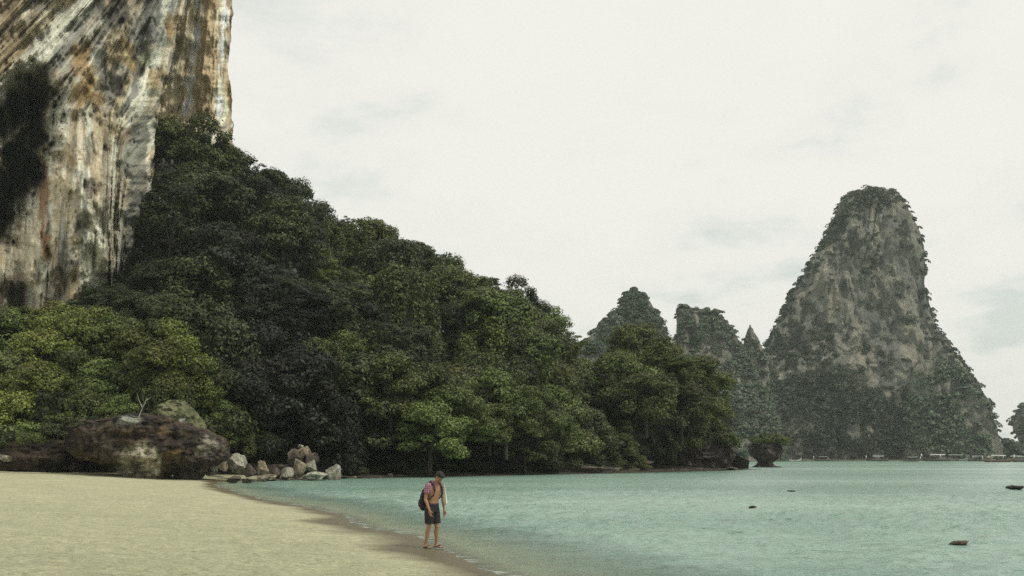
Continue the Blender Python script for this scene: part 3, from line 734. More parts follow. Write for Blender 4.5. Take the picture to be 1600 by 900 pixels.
# front thicket over the big boulder
for (px, py, Y, s, kd, mt) in [(40, 470, 112, .95, 'broad', FOL_GREEN), (5, 470, 116, .9, 'broad', FOL_MID), (-40, 480, 110, 1.0, 'broad', FOL_GREEN), (105, 462, 113, .95, 'broad', FOL_BRIGHT), (150, 430, 118, .8, 'airy', FOL_DARK), (172, 438, 118, .7, 'broad', FOL_DARK), (212, 450, 116, .6, 'broad', FOL_DARK), (208, 405, 129, .8, 'mound', FOL_DARK), (222, 425, 124, .7, 'mound', FOL_DARK), (192, 446, 119, .6, 'mound', FOL_DARK),
                               (135, 470, 108, .85, 'mound', FOL_BRIGHT), (185, 480, 108, .85, 'broad', FOL_GREEN), (235, 482, 106, .9, 'mound', FOL_BRIGHT), (275, 500, 104, .85, 'mound', FOL_BRIGHT), (250, 520, 101, .85, 'broad', FOL_BRIGHT), (292, 560, 103, .7, 'mound', FOL_BRIGHT),
                               (20, 530, 105, .9, 'broad', FOL_MID), (75, 505, 106, .9, 'broad', FOL_BRIGHT), (60, 555, 100, .75, 'broad', FOL_BRIGHT), (110, 545, 102, .8, 'mound', FOL_GREEN), (160, 545, 102, .8, 'mound', FOL_GREEN), (205, 560, 101, .7, 'mound', FOL_GREEN), (255, 575, 100, .65, 'vine', FOL_MID),
                               (-10, 585, 100, .8, 'mound', FOL_GREEN), (30, 595, 98, .7, 'broad', FOL_BRIGHT), (90, 600, 98, .6, 'vine', FOL_DARK), (140, 600, 97.5, .55, 'vine', FOL_MID), (185, 610, 97, .5, 'mound', FOL_GREEN), (-60, 560, 102, 1.0, 'broad', FOL_GREEN), (-90, 620, 98, .8, 'broad', FOL_MID),
                               (300, 610, 103, .6, 'mound', FOL_GREEN), (340, 620, 104, .55, 'mound', FOL_GREEN), (370, 650, 105, .45, 'vine', FOL_MID), (405, 668, 107, .4, 'broad', FOL_DARK)]:
    by_top(kd, px, py, Y, s, mt)
for (px, py, Y, s, mt) in [(310, 655, 101, .75, FOL_GREEN), (335, 668, 102, .7, FOL_GREEN), (90, 640, 95, .6, FOL_MID), (130, 645, 94, .55, FOL_DARK), (175, 642, 94, .5, FOL_MID), (10, 655, 94, .8, FOL_MID), (50, 650, 95, .8, FOL_GREEN), (-30, 650, 95, .9, FOL_DARK), (262, 625, 96, .5, FOL_MID), (212, 640, 93, .45, FOL_DARK), (15, 672, 88, .5, FOL_DARK), (48, 668, 88, .55, FOL_MID), (84, 655, 88.5, .5, FOL_DARK), (112, 646, 89, .45, FOL_MID), (-15, 668, 88, .6, FOL_MID), (150, 646, 90, .35, FOL_DARK), (243, 640, 91.5, .35, FOL_MID)]:
    by_top('shrub', px, py, Y, s, mt)

# undergrowth that fills the gaps on the slope
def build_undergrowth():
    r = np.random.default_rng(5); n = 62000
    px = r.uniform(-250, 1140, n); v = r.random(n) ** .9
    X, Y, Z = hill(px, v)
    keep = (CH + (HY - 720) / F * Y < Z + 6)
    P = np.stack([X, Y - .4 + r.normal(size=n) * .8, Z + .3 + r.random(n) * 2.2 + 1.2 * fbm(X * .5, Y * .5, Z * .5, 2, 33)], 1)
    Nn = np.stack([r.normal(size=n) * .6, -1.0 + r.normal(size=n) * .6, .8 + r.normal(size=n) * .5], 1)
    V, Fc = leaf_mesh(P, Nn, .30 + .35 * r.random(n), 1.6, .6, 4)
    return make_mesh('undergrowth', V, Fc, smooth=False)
ob('undergrowth', build_undergrowth(), FOL_SHADE, kind='stuff', label='dark leafy undergrowth covering the jungle slope')  # leaf tone darkened to stand in for shade between the crowns

# ---------------------------------------------------------------- rocks
def rock_mesh(name, size, seed, sub=4, rough=.28, facet=.5, profile=None):
    bm = bmesh.new(); bmesh.ops.create_icosphere(bm, subdivisions=sub, radius=1.0)
    co = np.array([v.co[:] for v in bm.verts])
    r = np.random.default_rng(seed)
    q = co.copy()
    for k in range(15):      # planar cuts make flat faces and edges
        d = r.normal(size=3); d /= np.linalg.norm(d); off = r.uniform(.5, .8)
        s = q @ d; over = np.maximum(s - off, 0); q -= np.outer(over * facet * 1.6 if facet < .6 else over, d)
    n = fbm(q[:, 0] * 1.5 + seed, q[:, 1] * 1.5, q[:, 2] * 1.5, 4, seed)
    n2 = ridged(q[:, 0] * 3 + seed, q[:, 1] * 3, q[:, 2] * 2, 3, seed + 5)
    q = q * (1 + rough * n + rough * .55 * n2)[:, None]
    if profile is not None:
        z = (q[:, 2] + 1) / 2; k = np.interp(z, [a for a, b in profile], [b for a, b in profile]); q[:, 0] *= k; q[:, 1] *= k
    q = q * np.array(size) * .5
    q[:, 2] += size[2] * .5
    for v, c in zip(bm.verts, q): v.co = c
    me = bpy.data.meshes.new(name); bm.to_mesh(me); bm.free()
    me.polygons.foreach_set('use_smooth', np.ones(len(me.polygons), bool)); me.update()
    me.set_sharp_from_angle(angle=math.radians(24))
    return me
def px_rock(name, px, py_base, w, h, Y, mat, seed, label, group=None, depth=1.0, cat='rock', sub=3, **kw):
    k = Y / F; p = at(px, py_base, Y)
    me = rock_mesh(name, (w * k * 1.08, w * k * depth, h * k * 1.15), seed, sub, **kw)
    p.z -= h * k * .1
    return ob(name, me, mat, label=label, cat=cat, group=group, loc=p)
G = 'rocks piled at the end of the beach'
for i, (px, pb, w, h, Y, mt, lab) in enumerate([
    (331, 742, 24, 23, 97, ROCK_PALE, 'small pale rock right against the undercut boulder'),
    (348, 737, 22, 24, 101, ROCK_TAN, 'tan rock standing behind the pale wedge, next to the undercut boulder'),
    (370, 741, 40, 34, 99, ROCK_PALE, 'large pale wedge-shaped rock with a pointed top at the beach end'),
    (390, 746, 19, 21, 96.5, ROCK_BROWN, 'dark brown rock with a pale edge leaning on the pale wedge'),
    (410, 747, 23, 28, 98.5, ROCK_TAN, 'squarish upright tan rock standing alone between wedge and heap'),
    (431, 747, 18, 15, 98, ROCK_BROWN, 'low dark brown rock between the square rock and the heap'),
    (450, 750, 27, 18, 97.5, ROCK_PALE, 'pale blocky rock low at the front of the heap'),
    (476, 716, 24, 20, 104, ROCK_TAN, 'tan rock with a pale tip crowning the heap'),
    (462, 728, 26, 26, 104, ROCK_BROWN, 'rust brown rock under the crowning rock of the heap'),
    (484, 732, 28, 26, 104, ROCK_BROWN, 'reddish brown rock on the shoulder of the heap'),
    (468, 746, 22, 30, 99.5, ROCK_TAN, 'yellowish tan rock in the middle of the heap'),
    (488, 740, 21, 22, 100.5, ROCK_PALE, 'pale rounded rock on the seaward shoulder of the heap'),
    (492, 751, 42, 13, 98, ROCK_PALE, 'flat pale slab at the foot of the heap by the water'),
    (523, 750, 28, 28, 99, ROCK_PALE, 'rounded pale boulder standing apart at the water edge'),
    (365, 756, 26, 13, 89, ROCK_LEDGE, 'low brown rock in front of the wedge on the sand'),
    (385, 757, 18, 10, 88.5, ROCK_LEDGE, 'small dark rock on the wet sand in front of the wedge'),
    (470, 692 + 10, 10, 9, 105, ROCK_PALE, 'tiny pale stone on the very top of the heap'),
    (419, 750, 30, 9, 96, ROCK_TAN, 'low tan ledge under the square upright rock'),
    (440, 738, 18, 14, 104, ROCK_BROWN, 'brown rock in the gap behind the pale block')]):
    px_rock('rock', px, pb, w, h, Y, mt, 40 + i * 7, lab, G, .9, rough=.22, facet=1.0)
# loose stones along the waterline
rr = random.Random(3)
nearby = [(395, 470, 'by the heap of rocks'), (470, 560, 'by the round pale boulder'), (560, 640, 'under the dark jungle, behind the man'), (640, 760, 'under the bright creepers'), (760, 860, 'at the low shore shelf'), (860, 960, 'on the long rock shelf'), (960, 1060, 'near the promontory rock'), (1060, 1160, 'at the foot of the promontory rock')]
for (a, b, where) in nearby:
    n = 7; seen = []
    for k in range(n):
        px = a + (b - a) * (k + rr.random() * .8) / n
        yb = float(interp(px, [(380, 93), (450, 102), (540, 108), (640, 119), (760, 130), (900, 143), (1040, 158), (1160, 178)])) - rr.uniform(.5, 3.5)
        w = rr.uniform(10, 30); h = rr.uniform(3, 9) if px < 1000 else rr.uniform(3, 7)
        mt = rr.choice([ROCK_LEDGE, ROCK_LEDGE, ROCK_WET, ROCK_TAN if px < 560 else ROCK_LEDGE])
        nm = {ROCK_LEDGE: 'brown', ROCK_WET: 'wet blackish', ROCK_TAN: 'tan'}[mt]
        seen.append((px, w, h, yb, mt, nm))
    ordn = ['first', 'second', 'third', 'fourth', 'fifth', 'sixth', 'seventh']
    for k, (px, w, h, yb, mt, nm) in enumerate(seen):
        pz = HY + (CH + .12) / yb * F
        px_rock('shore_rock', px, pz, w, h, yb, mt, rr.randrange(999), f'{nm} {"flat" if w > 2.6 * h else "lumpy"} waterline rock {where}; {ordn[k]} along', 'low rocks along the waterline', 1.0, sub=2, rough=.3, facet=1.0)
# shelves
px_rock('rock_shelf', 870, 742, 230, 15, 139, ROCK_LEDGE, 5, 'long low brown rock shelf lying between the jungle and the water', depth=.12, sub=4, rough=.35, facet=1.0)
px_rock('rock_shelf', 800, 738, 55, 34, 134, ROCK_DARK, 8, 'dark rock step under the overhanging creepers beside the long shelf', depth=.6, sub=4, rough=.3, facet=1.0)
px_rock('rock_shelf', 620, 744, 120, 14, 121, ROCK_DARK, 12, 'low black shelf at the foot of the dark jungle behind the man', depth=.15, sub=4, rough=.35, facet=1.0)
px_rock('rock_shelf', 960, 738, 140, 22, 152, ROCK_DARK, 14, 'dark rock bank under the promontory trees', depth=.2, sub=4, rough=.35, facet=1.0)
px_rock('rock_shelf', 425, 748, 150, 22, 106, ROCK_DARK, 19, 'black rock bank in shade behind the heap of rocks', depth=.15, sub=4, rough=.3, facet=1.0)
px_rock('rock', 7, 722, 22, 14, 88, ROCK_PALE, 77, 'small pale stone at the foot of the dark ledge near the thicket', sub=3, facet=1.0)

# boulders with an undercut foot, from outline rows given in photo pixels
def outline_rock(name, rows, Y, depth, seed, amp=.35, nth=128, yshift=None, col_fn=None, fine=.3, flute=None):
    """rows: (py, left px, right px) from top to foot; each row becomes an oval ring"""
    pys = np.array([r[0] for r in rows], float); n = 90
    py = np.linspace(pys[0], pys[-1], n)
    l = np.interp(py, pys, [r[1] for r in rows]); rt = np.interp(py, pys, [r[2] for r in rows])
    th = np.linspace(0, 2 * np.pi, nth, endpoint=False)
    cx = (l + rt) / 2; rx = (rt - l) / 2 * Y / F
    dep = np.interp(py, pys, [r[3] if len(r) > 3 else 1.0 for r in rows])
    X = ((cx - 800) / F * Y)[:, None] + rx[:, None] * np.cos(th)[None, :]
    c_, s_ = np.cos(th), np.sin(th)
    Yv = Y + depth * .5 + depth * .5 * (dep * np.minimum(1, rx / rx.max() * 1.3))[:, None] * (np.sign(s_) * np.abs(s_) ** .8)[None, :]
    Z = np.repeat((CH - (py - HY) / F * Y)[:, None], nth, 1)
    d = amp * fbm(X * .35, Yv * .35, Z * .5, 4, seed) + fine * 2 * ridged(X * 1.2, Yv * 1.2, Z * .8, 3, seed + 3) + fine * fbm(X * 3, Yv * 3, Z * 2.2, 3, seed + 4)
    if flute is not None:
        m_ = sstep(*flute, np.repeat(py[:, None], nth, 1)); d = d + .38 * m_ * ridged(X * .9, Yv * .3, Z * .1, 2, seed + 20)
    nx = np.cos(th)[None, :]; ny = np.sin(th)[None, :]
    X = X + d * nx * .6; Yv = Yv + d * ny; Z2 = Z + .35 * amp * fbm(X * .6, Yv * .6, Z * .2, 3, seed + 9)
    V = np.stack([X, Yv, Z2], -1).reshape(-1, 3)
    i = np.arange(n - 1)[:, None] * nth; j = np.arange(nth)[None, :]; j2 = (j + 1) % nth
    Fc = np.stack([i + j, i + nth + j, i + nth + j2, i + j2], -1).reshape(-1, 4)
    # close top
    V = np.vstack([V, [[X[0].mean(), Yv[0].mean(), Z2[0].mean() + .1]]]); c = len(V) - 1
    top = np.array([[c, k, (k + 1) % nth, c] for k in range(nth)])
    px = 800 + V[:, 0] / V[:, 1] * F; pyv = HY + (CH - V[:, 2]) / V[:, 1] * F
    col = col_fn(px, pyv, V) if col_fn else None
    me = bpy.data.meshes.new(name)
    faces = [tuple(f) for f in Fc] + [(int(c), int((k + 1) % nth), int(k)) for k in range(nth)]
    me.from_pydata(V.tolist(), [], [tuple(int(q) for q in f) for f in faces]); me.update()
    bm = bmesh.new(); bm.from_mesh(me); bmesh.ops.recalc_face_normals(bm, faces=bm.faces); bm.to_mesh(me); bm.free()
    me.polygons.foreach_set('use_smooth', np.ones(len(me.polygons), bool))
    if col is not None:
        a = me.color_attributes.new('paint', 'FLOAT_COLOR', 'POINT'); a.data.foreach_set('color', np.c_[col, np.ones(len(V))].astype(np.float32).ravel())
        uvl = me.uv_layers.new(name='flow'); vi = np.zeros(len(me.loops), np.int32); me.loops.foreach_get('vertex_index', vi)
        uvl.data.foreach_set('uv', (np.stack([V[:, 0] + V[:, 1] * .5, V[:, 2]], 1)[vi] * .05 ).astype(np.float32).ravel())
    return me
BOULDER = paint_mat('boulder_limestone', (40, 16), 1.0, .35, .5)
def boulder_col(px, py, V):
    col = np.broadcast_to(np.array((.040, .030, .023)), (len(px), 3)).copy()
    def mix(c, k):
        nonlocal col
        k = np.clip(k, 0, 1)[:, None]; col = col * (1 - k) + np.array(c) * k
    x, y, z = V[:, 0], V[:, 1], V[:, 2]
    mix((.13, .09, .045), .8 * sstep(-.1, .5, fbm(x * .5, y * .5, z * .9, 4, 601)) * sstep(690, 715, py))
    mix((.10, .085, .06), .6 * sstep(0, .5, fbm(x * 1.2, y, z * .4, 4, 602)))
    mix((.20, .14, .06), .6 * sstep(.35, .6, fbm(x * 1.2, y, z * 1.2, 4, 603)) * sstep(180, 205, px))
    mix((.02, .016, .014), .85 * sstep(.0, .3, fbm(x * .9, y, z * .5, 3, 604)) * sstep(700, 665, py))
    mix((.12, .09, .06), .5 * sstep(.1, .35, fbm(x * 1.6, y * .4, z * .22, 4, 613)))
    # pale flowstone foot
    k = dist_poly(px + 3 * fbm(x * 2, z * .5, 0, 2, 5), py, [(196, 738), (205, 712), (225, 705), (240, 720), (228, 738)])
    mix((.52, .49, .37), .95 * (1 - sstep(10, 20, k)) * (.5 + .5 * sstep(-.2, .2, fbm(x * 2.2, y * .3, z * .12, 3, 606))))
    mix((.36, .37, .31), .8 * (1 - sstep(6, 12, np.hypot((px - 200) / 2.2, (py - 657) * 1.3))))
    return col
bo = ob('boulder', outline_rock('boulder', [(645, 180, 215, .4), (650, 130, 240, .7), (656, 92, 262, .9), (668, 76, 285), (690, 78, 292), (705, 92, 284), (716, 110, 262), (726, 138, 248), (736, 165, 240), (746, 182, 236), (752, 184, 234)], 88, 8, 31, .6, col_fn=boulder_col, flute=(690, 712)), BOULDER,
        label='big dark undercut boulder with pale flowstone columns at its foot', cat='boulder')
def boulder2_col(px, py, V):
    col = np.broadcast_to(np.array((.075, .060, .050)), (len(px), 3)).copy(); x, y, z = V.T
    k = np.clip(.8 * (1 - sstep(5, 11, dist_poly(px, py + 3 * fbm(x, z, 0, 2, 3), [(275, 708), (310, 706), (335, 696)]))), 0, 1)[:, None]; col = col * (1 - k) + np.array((.27, .25, .19)) * k
    k = np.clip(.6 * sstep(.1, .5, fbm(x * 1.3, y, z, 4, 607)), 0, 1)[:, None]; col = col * (1 - k) + np.array((.18, .14, .09)) * k
    k = np.clip(.8 * (1 - sstep(4, 8, np.hypot(px - 322, py - 686))), 0, 1)[:, None]; col = col * (1 - k) + np.array((.40, .38, .30)) * k
    return col
ob('boulder', outline_rock('boulder', [(668, 272, 300, .5), (676, 262, 316, .8), (686, 250, 328), (698, 244, 337), (708, 246, 337), (718, 252, 330), (728, 256, 314), (736, 262, 300), (744, 262, 296), (750, 262, 296)], 91, 6, 37, .35, col_fn=boulder2_col), BOULDER,
   label='smaller brown boulder with a pale band beside the big undercut one', cat='boulder')
def hump_col(px, py, V):
    col = np.broadcast_to(np.array((.17, .17, .095)), (len(px), 3)).copy(); x, y, z = V.T
    k = np.clip(.7 * sstep(-.1, .4, fbm(x * 1.3, y, z * 1.3, 4, 608)), 0, 1)[:, None]; col = col * (1 - k) + np.array((.10, .115, .05)) * k
    k = np.clip(.9 * (1 - sstep(5, 10, dist_poly(px, py, [(285, 660), (296, 685)]))), 0, 1)[:, None]; col = col * (1 - k) + np.array((.36, .36, .31)) * k
    return col
ob('boulder', outline_rock('boulder', [(624, 250, 268, .5), (632, 242, 280, .8), (645, 236, 290), (662, 232, 298), (680, 232, 303), (692, 234, 306), (705, 238, 306)], 92.5, 5, 41, .3, col_fn=hump_col), BOULDER,
   label='mossy olive rock hump behind the two undercut boulders', cat='boulder')
def ledge_col(px, py, V):
    x, y, z = V.T; k = np.clip(sstep(-.2, .5, fbm(x * .7, y, z, 4, 609)), 0, 1)[:, None]
    return np.array((.022, .017, .013)) * (1 - k) + np.array((.065, .048, .033)) * k
ob('rock_ledge', outline_rock('rock_ledge', [(684, -160, 50, .6), (688, -220, 70, .9), (695, -230, 80), (705, -220, 86), (716, -210, 84), (726, -205, 84), (736, -205, 84)], 92, 9, 45, .6, col_fn=ledge_col), BOULDER,
   label='dark brown rock ledge under the thicket beyond the big boulder', cat='rock ledge')
# promontory rock and its shrubs
def sea_col(px, py, V):
    x, y, z = V.T; k = np.clip(sstep(-.2, .6, fbm(x * .5, y * .5, z * .8, 5, 610)), 0, 1)[:, None]
    c = np.array((.045, .033, .032)) * (1 - k) + np.array((.085, .066, .058)) * k
    k = np.clip(sstep(.3, .45, fbm(x * 1.3, y * 1.3, z * 1.3, 3, 611)), 0, 1)[:, None] * .7
    return c * (1 - k) + np.array((.15, .13, .115)) * k
SEAROCK = paint_mat('sea_rock', (22, 18), 1.0, .5, .45)
ob('promontory_rock', outline_rock('promontory_rock', [(684, 1100, 1134, .4), (688, 1070, 1146, .7), (694, 1045, 1152, .9), (704, 1030, 1155), (714, 1028, 1155), (722, 1034, 1151), (728, 1040, 1147), (732, 1044, 1146), (738, 1046, 1146)], 176, 10, 51, .5, col_fn=sea_col, fine=.3), SEAROCK,
   label='dark pitted rock block at the tip of the jungle promontory', cat='rock')
st = ob('sea_stack', outline_rock('sea_stack', [(689, 1194, 1210, .5), (692, 1180, 1218, .8), (697, 1175, 1226), (705, 1177, 1228), (713, 1182, 1224), (719, 1189, 1217), (723, 1192, 1212), (727, 1190, 1214), (730, 1184, 1226), (734, 1182, 1236)], 214, 6.2, 57, .3, col_fn=sea_col, fine=.2), SEAROCK,
        label='small mushroom-shaped dark sea stack with a narrow waist standing in the bay', cat='sea stack')
for (px, py, Y, s, mt, lab) in [(1062, 684, 175.8, .62, FOL_TUFT, 'bright low shrub at the landward end of the promontory rock'), (1082, 680, 176.2, .7, FOL_TUFT, 'bright low shrub in the middle of the promontory rock top'), (1104, 676, 177, .7, FOL_MID, 'olive shrub on the promontory rock behind the bright ones'),
                                (1125, 668, 177.5, .95, FOL_DARK, 'dark taller shrub on the seaward end of the promontory rock'), (1141, 675, 176.3, .85, FOL_TUFT, 'bright shrub hanging over the tip of the promontory rock'), (1110, 650, 184, .8, FOL_MID, 'thin grey-green shrub standing behind the promontory rock'),
                                (1190, 677, 215, .85, FOL_TUFT, 'bright shrub on the landward half of the sea stack'), (1203, 671, 216, .95, FOL_GREEN, 'taller green shrub crowning the sea stack'), (1219, 678, 215, .85, FOL_TUFT, 'bright shrub drooping from the seaward side of the sea stack'), (1181, 685, 214.6, .55, FOL_GREEN, 'small green shrub at the edge of the sea stack top')]:
    e = by_top('shrub', px, py - 1, Y, s * 1.2, mt, .95); e['label'] = lab; PLANTS.pop()
# rocks in the water
def water_rock(px, py, w, h, mat, seed, lab, name='rock', sub=3, **kw):
    Y = CH / (py - HY) * F
    return px_rock(name, px, py, w, h, Y, mat, seed, lab, 'rocks breaking the water of the bay', sub=sub, **kw)
water_rock(1177, 795, 13, 5, ROCK_WET, 3, 'small dark rock tip in the middle of the bay')
water_rock(1203, 794.5, 9, 1.5, ROCK_WET, 4, 'tiny flat rock tip beside the small dark one')
water_rock(1236, 769, 16, 3, ROCK_WET, 5, 'thin flat dark rock breaking the water below the sea stack')
water_rock(1498, 855, 28, 12, ROCK_LEDGE, 6, 'brown rock with a rounded end, nearest of the rocks in the water', rough=.3)
water_rock(1582, 765.5, 26, 8, ROCK_WET, 7, 'dark two-humped rock far out near the boats')
water_rock(1592, 766, 13, 7.5, ROCK_WET, 8, 'dark hump joined to the two-humped rock near the boats')

# ---------------------------------------------------------------- far towers
FARROCK = paint_mat('far_limestone', (60, 9), 1.0, 2.5, .5, pit=.55)
def far_body(name, rows, Y, dratio, seed, amp=3.0, nth=260, nz=200, rockfn=None, flute=1.0):
    pys = np.array([r[0] for r in rows], float); py = np.linspace(pys[0], pys[-1], nz)
    l = np.interp(py, pys, [r[1] for r in rows]); rt = np.interp(py, pys, [r[2] for r in rows])
    th = np.linspace(0, 2 * np.pi, nth)
    cx = (l + rt) / 2; rx = (rt - l) / 2 * Y / F
    c_, s_ = np.cos(th), np.sin(th)
    X = ((cx - 800) / F * Y)[:, None] + rx[:, None] * (np.sign(c_) * np.abs(c_) ** .85)[None, :]
    Yv = Y + rx.max() * dratio * .3 + (rx * dratio)[:, None] * (np.sign(s_) * np.abs(s_) ** .85)[None, :]
    Z = np.repeat((CH - (py - HY) / F * Y)[:, None], nth, 1)
    d = amp * (fbm(X * .03, Yv * .03, Z * .022, 4, seed) - .6 * ridged(X * .07, Yv * .07, Z * .02, 3, seed + 1) + .35 * fbm(X * .2, Yv * .2, Z * .12, 4, seed + 2))
    cr_ = ridged(X * .11 + 3 * fbm(X * .02, Z * .02, 0, 2, seed + 30), Yv * .05, Z * .016, 3, seed + 31)
    d = d - flute * (2.2 * np.maximum(cr_ - .25, 0) + 0.7 * sstep(.15, .35, fbm(X * .13, Yv * .1, Z * .10, 3, seed + 32)) + .8 * fbm(X * .5, Yv * .4, Z * .12, 3, seed + 33))
    X = X + d * c_[None, :] * .35; Yv = Yv + d * s_[None, :]
    PX = 800 + X / Yv * F; PY = HY + (CH - Z) / Yv * F
    # colours of bare rock, lifted a little in place of thicker haze
    u = X
    col = np.broadcast_to(np.array((.43, .43, .355)), X.shape + (3,)).copy()
    def mix(c, k):
        nonlocal col
        k = np.clip(k, 0, 1)[..., None]; col = col * (1 - k) + np.array(c) * k
    mix((.50, .455, .35), .75 * sstep(.0, .35, fbm(u * .075, Yv * .05, Z * .022, 5, seed + 5)))
    mix((.22, .225, .20), .6 * sstep(.1, .3, cr_))
    mix((.23, .24, .21), .7 * sstep(.05, .3, fbm(u * .22, Yv * .1, Z * .03, 5, seed + 6)))
    mix((.60, .57, .46), .6 * sstep(.2, .4, fbm(u * .3, Yv * .1, Z * .045, 5, seed + 7)))
    mix((.07, .08, .06), .8 * sstep(.2, .4, fbm(u * .16, Yv * .1, Z * .09, 4, seed + 8)))
    V = np.stack([X, Yv, Z], -1)
    me = make_mesh(name, V.reshape(-1, 3), grid_faces(nz, nth), col=col.reshape(-1, 3), uv=np.stack([u * .06, Z * .06], -1).reshape(-1, 2))
    return me, V, PX, PY
def far_forest(name, V, PX, PY, rockmask, n, seed, size=1.05, r0=3.0, label=None, mat=None, front=True):
    """leaf clumps grouped into little domed crowns"""
    r = np.random.default_rng(seed); nz, nth = V.shape[:2]
    PP, NN, SS = [], [], []
    cnt = 0
    du = V[:, 1:, :] - V[:, :-1, :]; dv = V[1:, :, :] - V[:-1, :, :]
    nn = np.cross(du[:-1], dv[:, :-1]); nn /= np.linalg.norm(nn, axis=-1, keepdims=True) + 1e-9
    area = np.linalg.norm(np.cross(du[:-1], dv[:, :-1]), axis=-1)
    ctr = V[:-1, :-1]
    cxy = V[..., :2].mean((0, 1)); flip = np.sign(((ctr[..., :2] - V.mean(1)[:-1, None, :2]) * nn[..., :2]).sum(-1).mean()) or 1
    nn = nn * flip
    w = area.copy(); w[nn[..., 1] > .55] *= .15
    mk = rockmask(PX[:-1, :-1], PY[:-1, :-1], nn); w *= 1 - mk
    w = w.ravel() / w.sum(); idx = r.choice(len(w), n, p=w)
    C = ctr.reshape(-1, 3)[idx]; CN = nn.reshape(-1, 3)[idx]
    per = 50
    R = r0 * (.45 + .6 * r.random(n) + .8 * r.random(n) ** 8)
    dens = sstep(-.35, .3, fbm(C[:, 0] * .06, C[:, 1] * .05, C[:, 2] * .07, 3, seed)); ok = r.random(n) < .35 + .65 * dens
    C, CN, R = C[ok], CN[ok], R[ok]; n = len(C)
    d = rand_dirs(n * per, r).reshape(n, per, 3); d[..., 2] = np.abs(d[..., 2]) * 1.0 - .25; d[..., 1] = -np.abs(d[..., 1]) * .8 + .2 * d[..., 1]
    P = C[:, None, :] + CN[:, None, :] * (R * .05)[:, None, None] + d * R[:, None, None] * np.array((1, 1, .75))
    Nn = d + .5 * r.normal(size=d.shape) + np.array((0, 0, .35))
    s = np.repeat(size * (.7 + .6 * r.random(n)), per)
    Vv, Fc = leaf_mesh(P.reshape(-1, 3), Nn.reshape(-1, 3), s, 1.4, .3, seed)
    me = make_mesh(name, Vv, Fc, smooth=False)
    return ob(name, me, mat or FOL_FAR, kind='stuff', label=label)

TY = 560
tower_rows = [(285, 1372, 1386), (287, 1358, 1402), (293, 1341, 1414), (305, 1327, 1428), (325, 1317, 1440), (345, 1309, 1448), (368, 1298, 1451), (390, 1281, 1454), (420, 1264, 1456), (450, 1246, 1457), (480, 1230, 1463), (505, 1220, 1472), (525, 1212, 1488), (545, 1204, 1500),
              (560, 1186, 1508), (580, 1165, 1519), (600, 1148, 1532), (630, 1134, 1548), (660, 1126, 1560), (690, 1124, 1563), (705, 1136, 1568), (724, 1134, 1570)]
me, V, PX, PY = far_body('limestone_tower', tower_rows, TY, .55, 700, 4.0, 460, 340, flute=1.5)
ob('limestone_tower', me, FARROCK, kind='structure', label='tall domed limestone tower rising across the bay')
def tower_rock(px, py, nn):
    w = 7 * fbm(px / 16, py / 26, 0, 4, 711)
    le = interp(py, [(r[0], r[1]) for r in tower_rows]); re_ = interp(py, [(r[0], r[2]) for r in tower_rows])
    inner = sstep(3, 16, px - le + w * .5) * sstep(3, 15, re_ - px + w * .5)
    main = sstep(-6, 6, px - interp(py, [(300, 1420), (340, 1330), (400, 1302), (470, 1290), (540, 1303), (570, 1315), (600, 1335), (620, 1400)]) + w) * sstep(-6, 6, interp(py, [(300, 1340), (325, 1425), (400, 1442), (480, 1446), (530, 1458), (570, 1474), (610, 1474), (625, 1440)]) - px + w)
    main = main * sstep(318, 338, py + w) * (1 - sstep(592, 614, py + w))
    left = sstep(372, 395, py + w) * (1 - sstep(492, 520, py + w)) * (1 - sstep(1296, 1310, px)) * inner
    bush = sstep(.42, .55, fbm(px / 13, py / 20, 0, 4, 712)); bush2 = sstep(.12, .3, fbm(px / 9, py / 22, 0, 4, 714))
    thin = .92 * inner * sstep(318, 345, py) * (1 - sstep(505, 540, py)) * sstep(.1, -.15, fbm(px / 11, py / 18, 0, 4, 713)) 
    sh = sstep(640, 660, py) * (1 - sstep(704, 712, py)) * sstep(1505, 1520, px + w) * .7
    low = sstep(690, 700, py + w * .3) * .5
    return np.clip(np.maximum.reduce([main * (1 - .35 * bush), left * (1 - .85 * bush2), thin, sh, low]), 0, 1) * .996
far_forest('tower_forest', V, PX, PY, tower_rock, 5200, 71, .72, 1.9, label='jungle clinging to the domed tower and its skirts')
rows = [(562, 1440, 1470), (575, 1432, 1512), (600, 1425, 1533), (630, 1420, 1548), (655, 1418, 1558), (680, 1415, 1564), (700, 1412, 1572), (724, 1410, 1574)]
me, V, PX, PY = far_body('jungle_hill', rows, 535, .3, 730, 3.5, 140, 90)
ob('jungle_hill', me, FARROCK, kind='structure', label='seaward shoulder of the domed tower with a bare grey foot')
far_forest('far_forest', V, PX, PY, lambda px, py, nn: np.maximum(.75 * sstep(640, 655, py) * sstep(1505, 1520, px), .6 * sstep(696, 704, py)), 520, 74, label='jungle on the seaward shoulder of the tower')
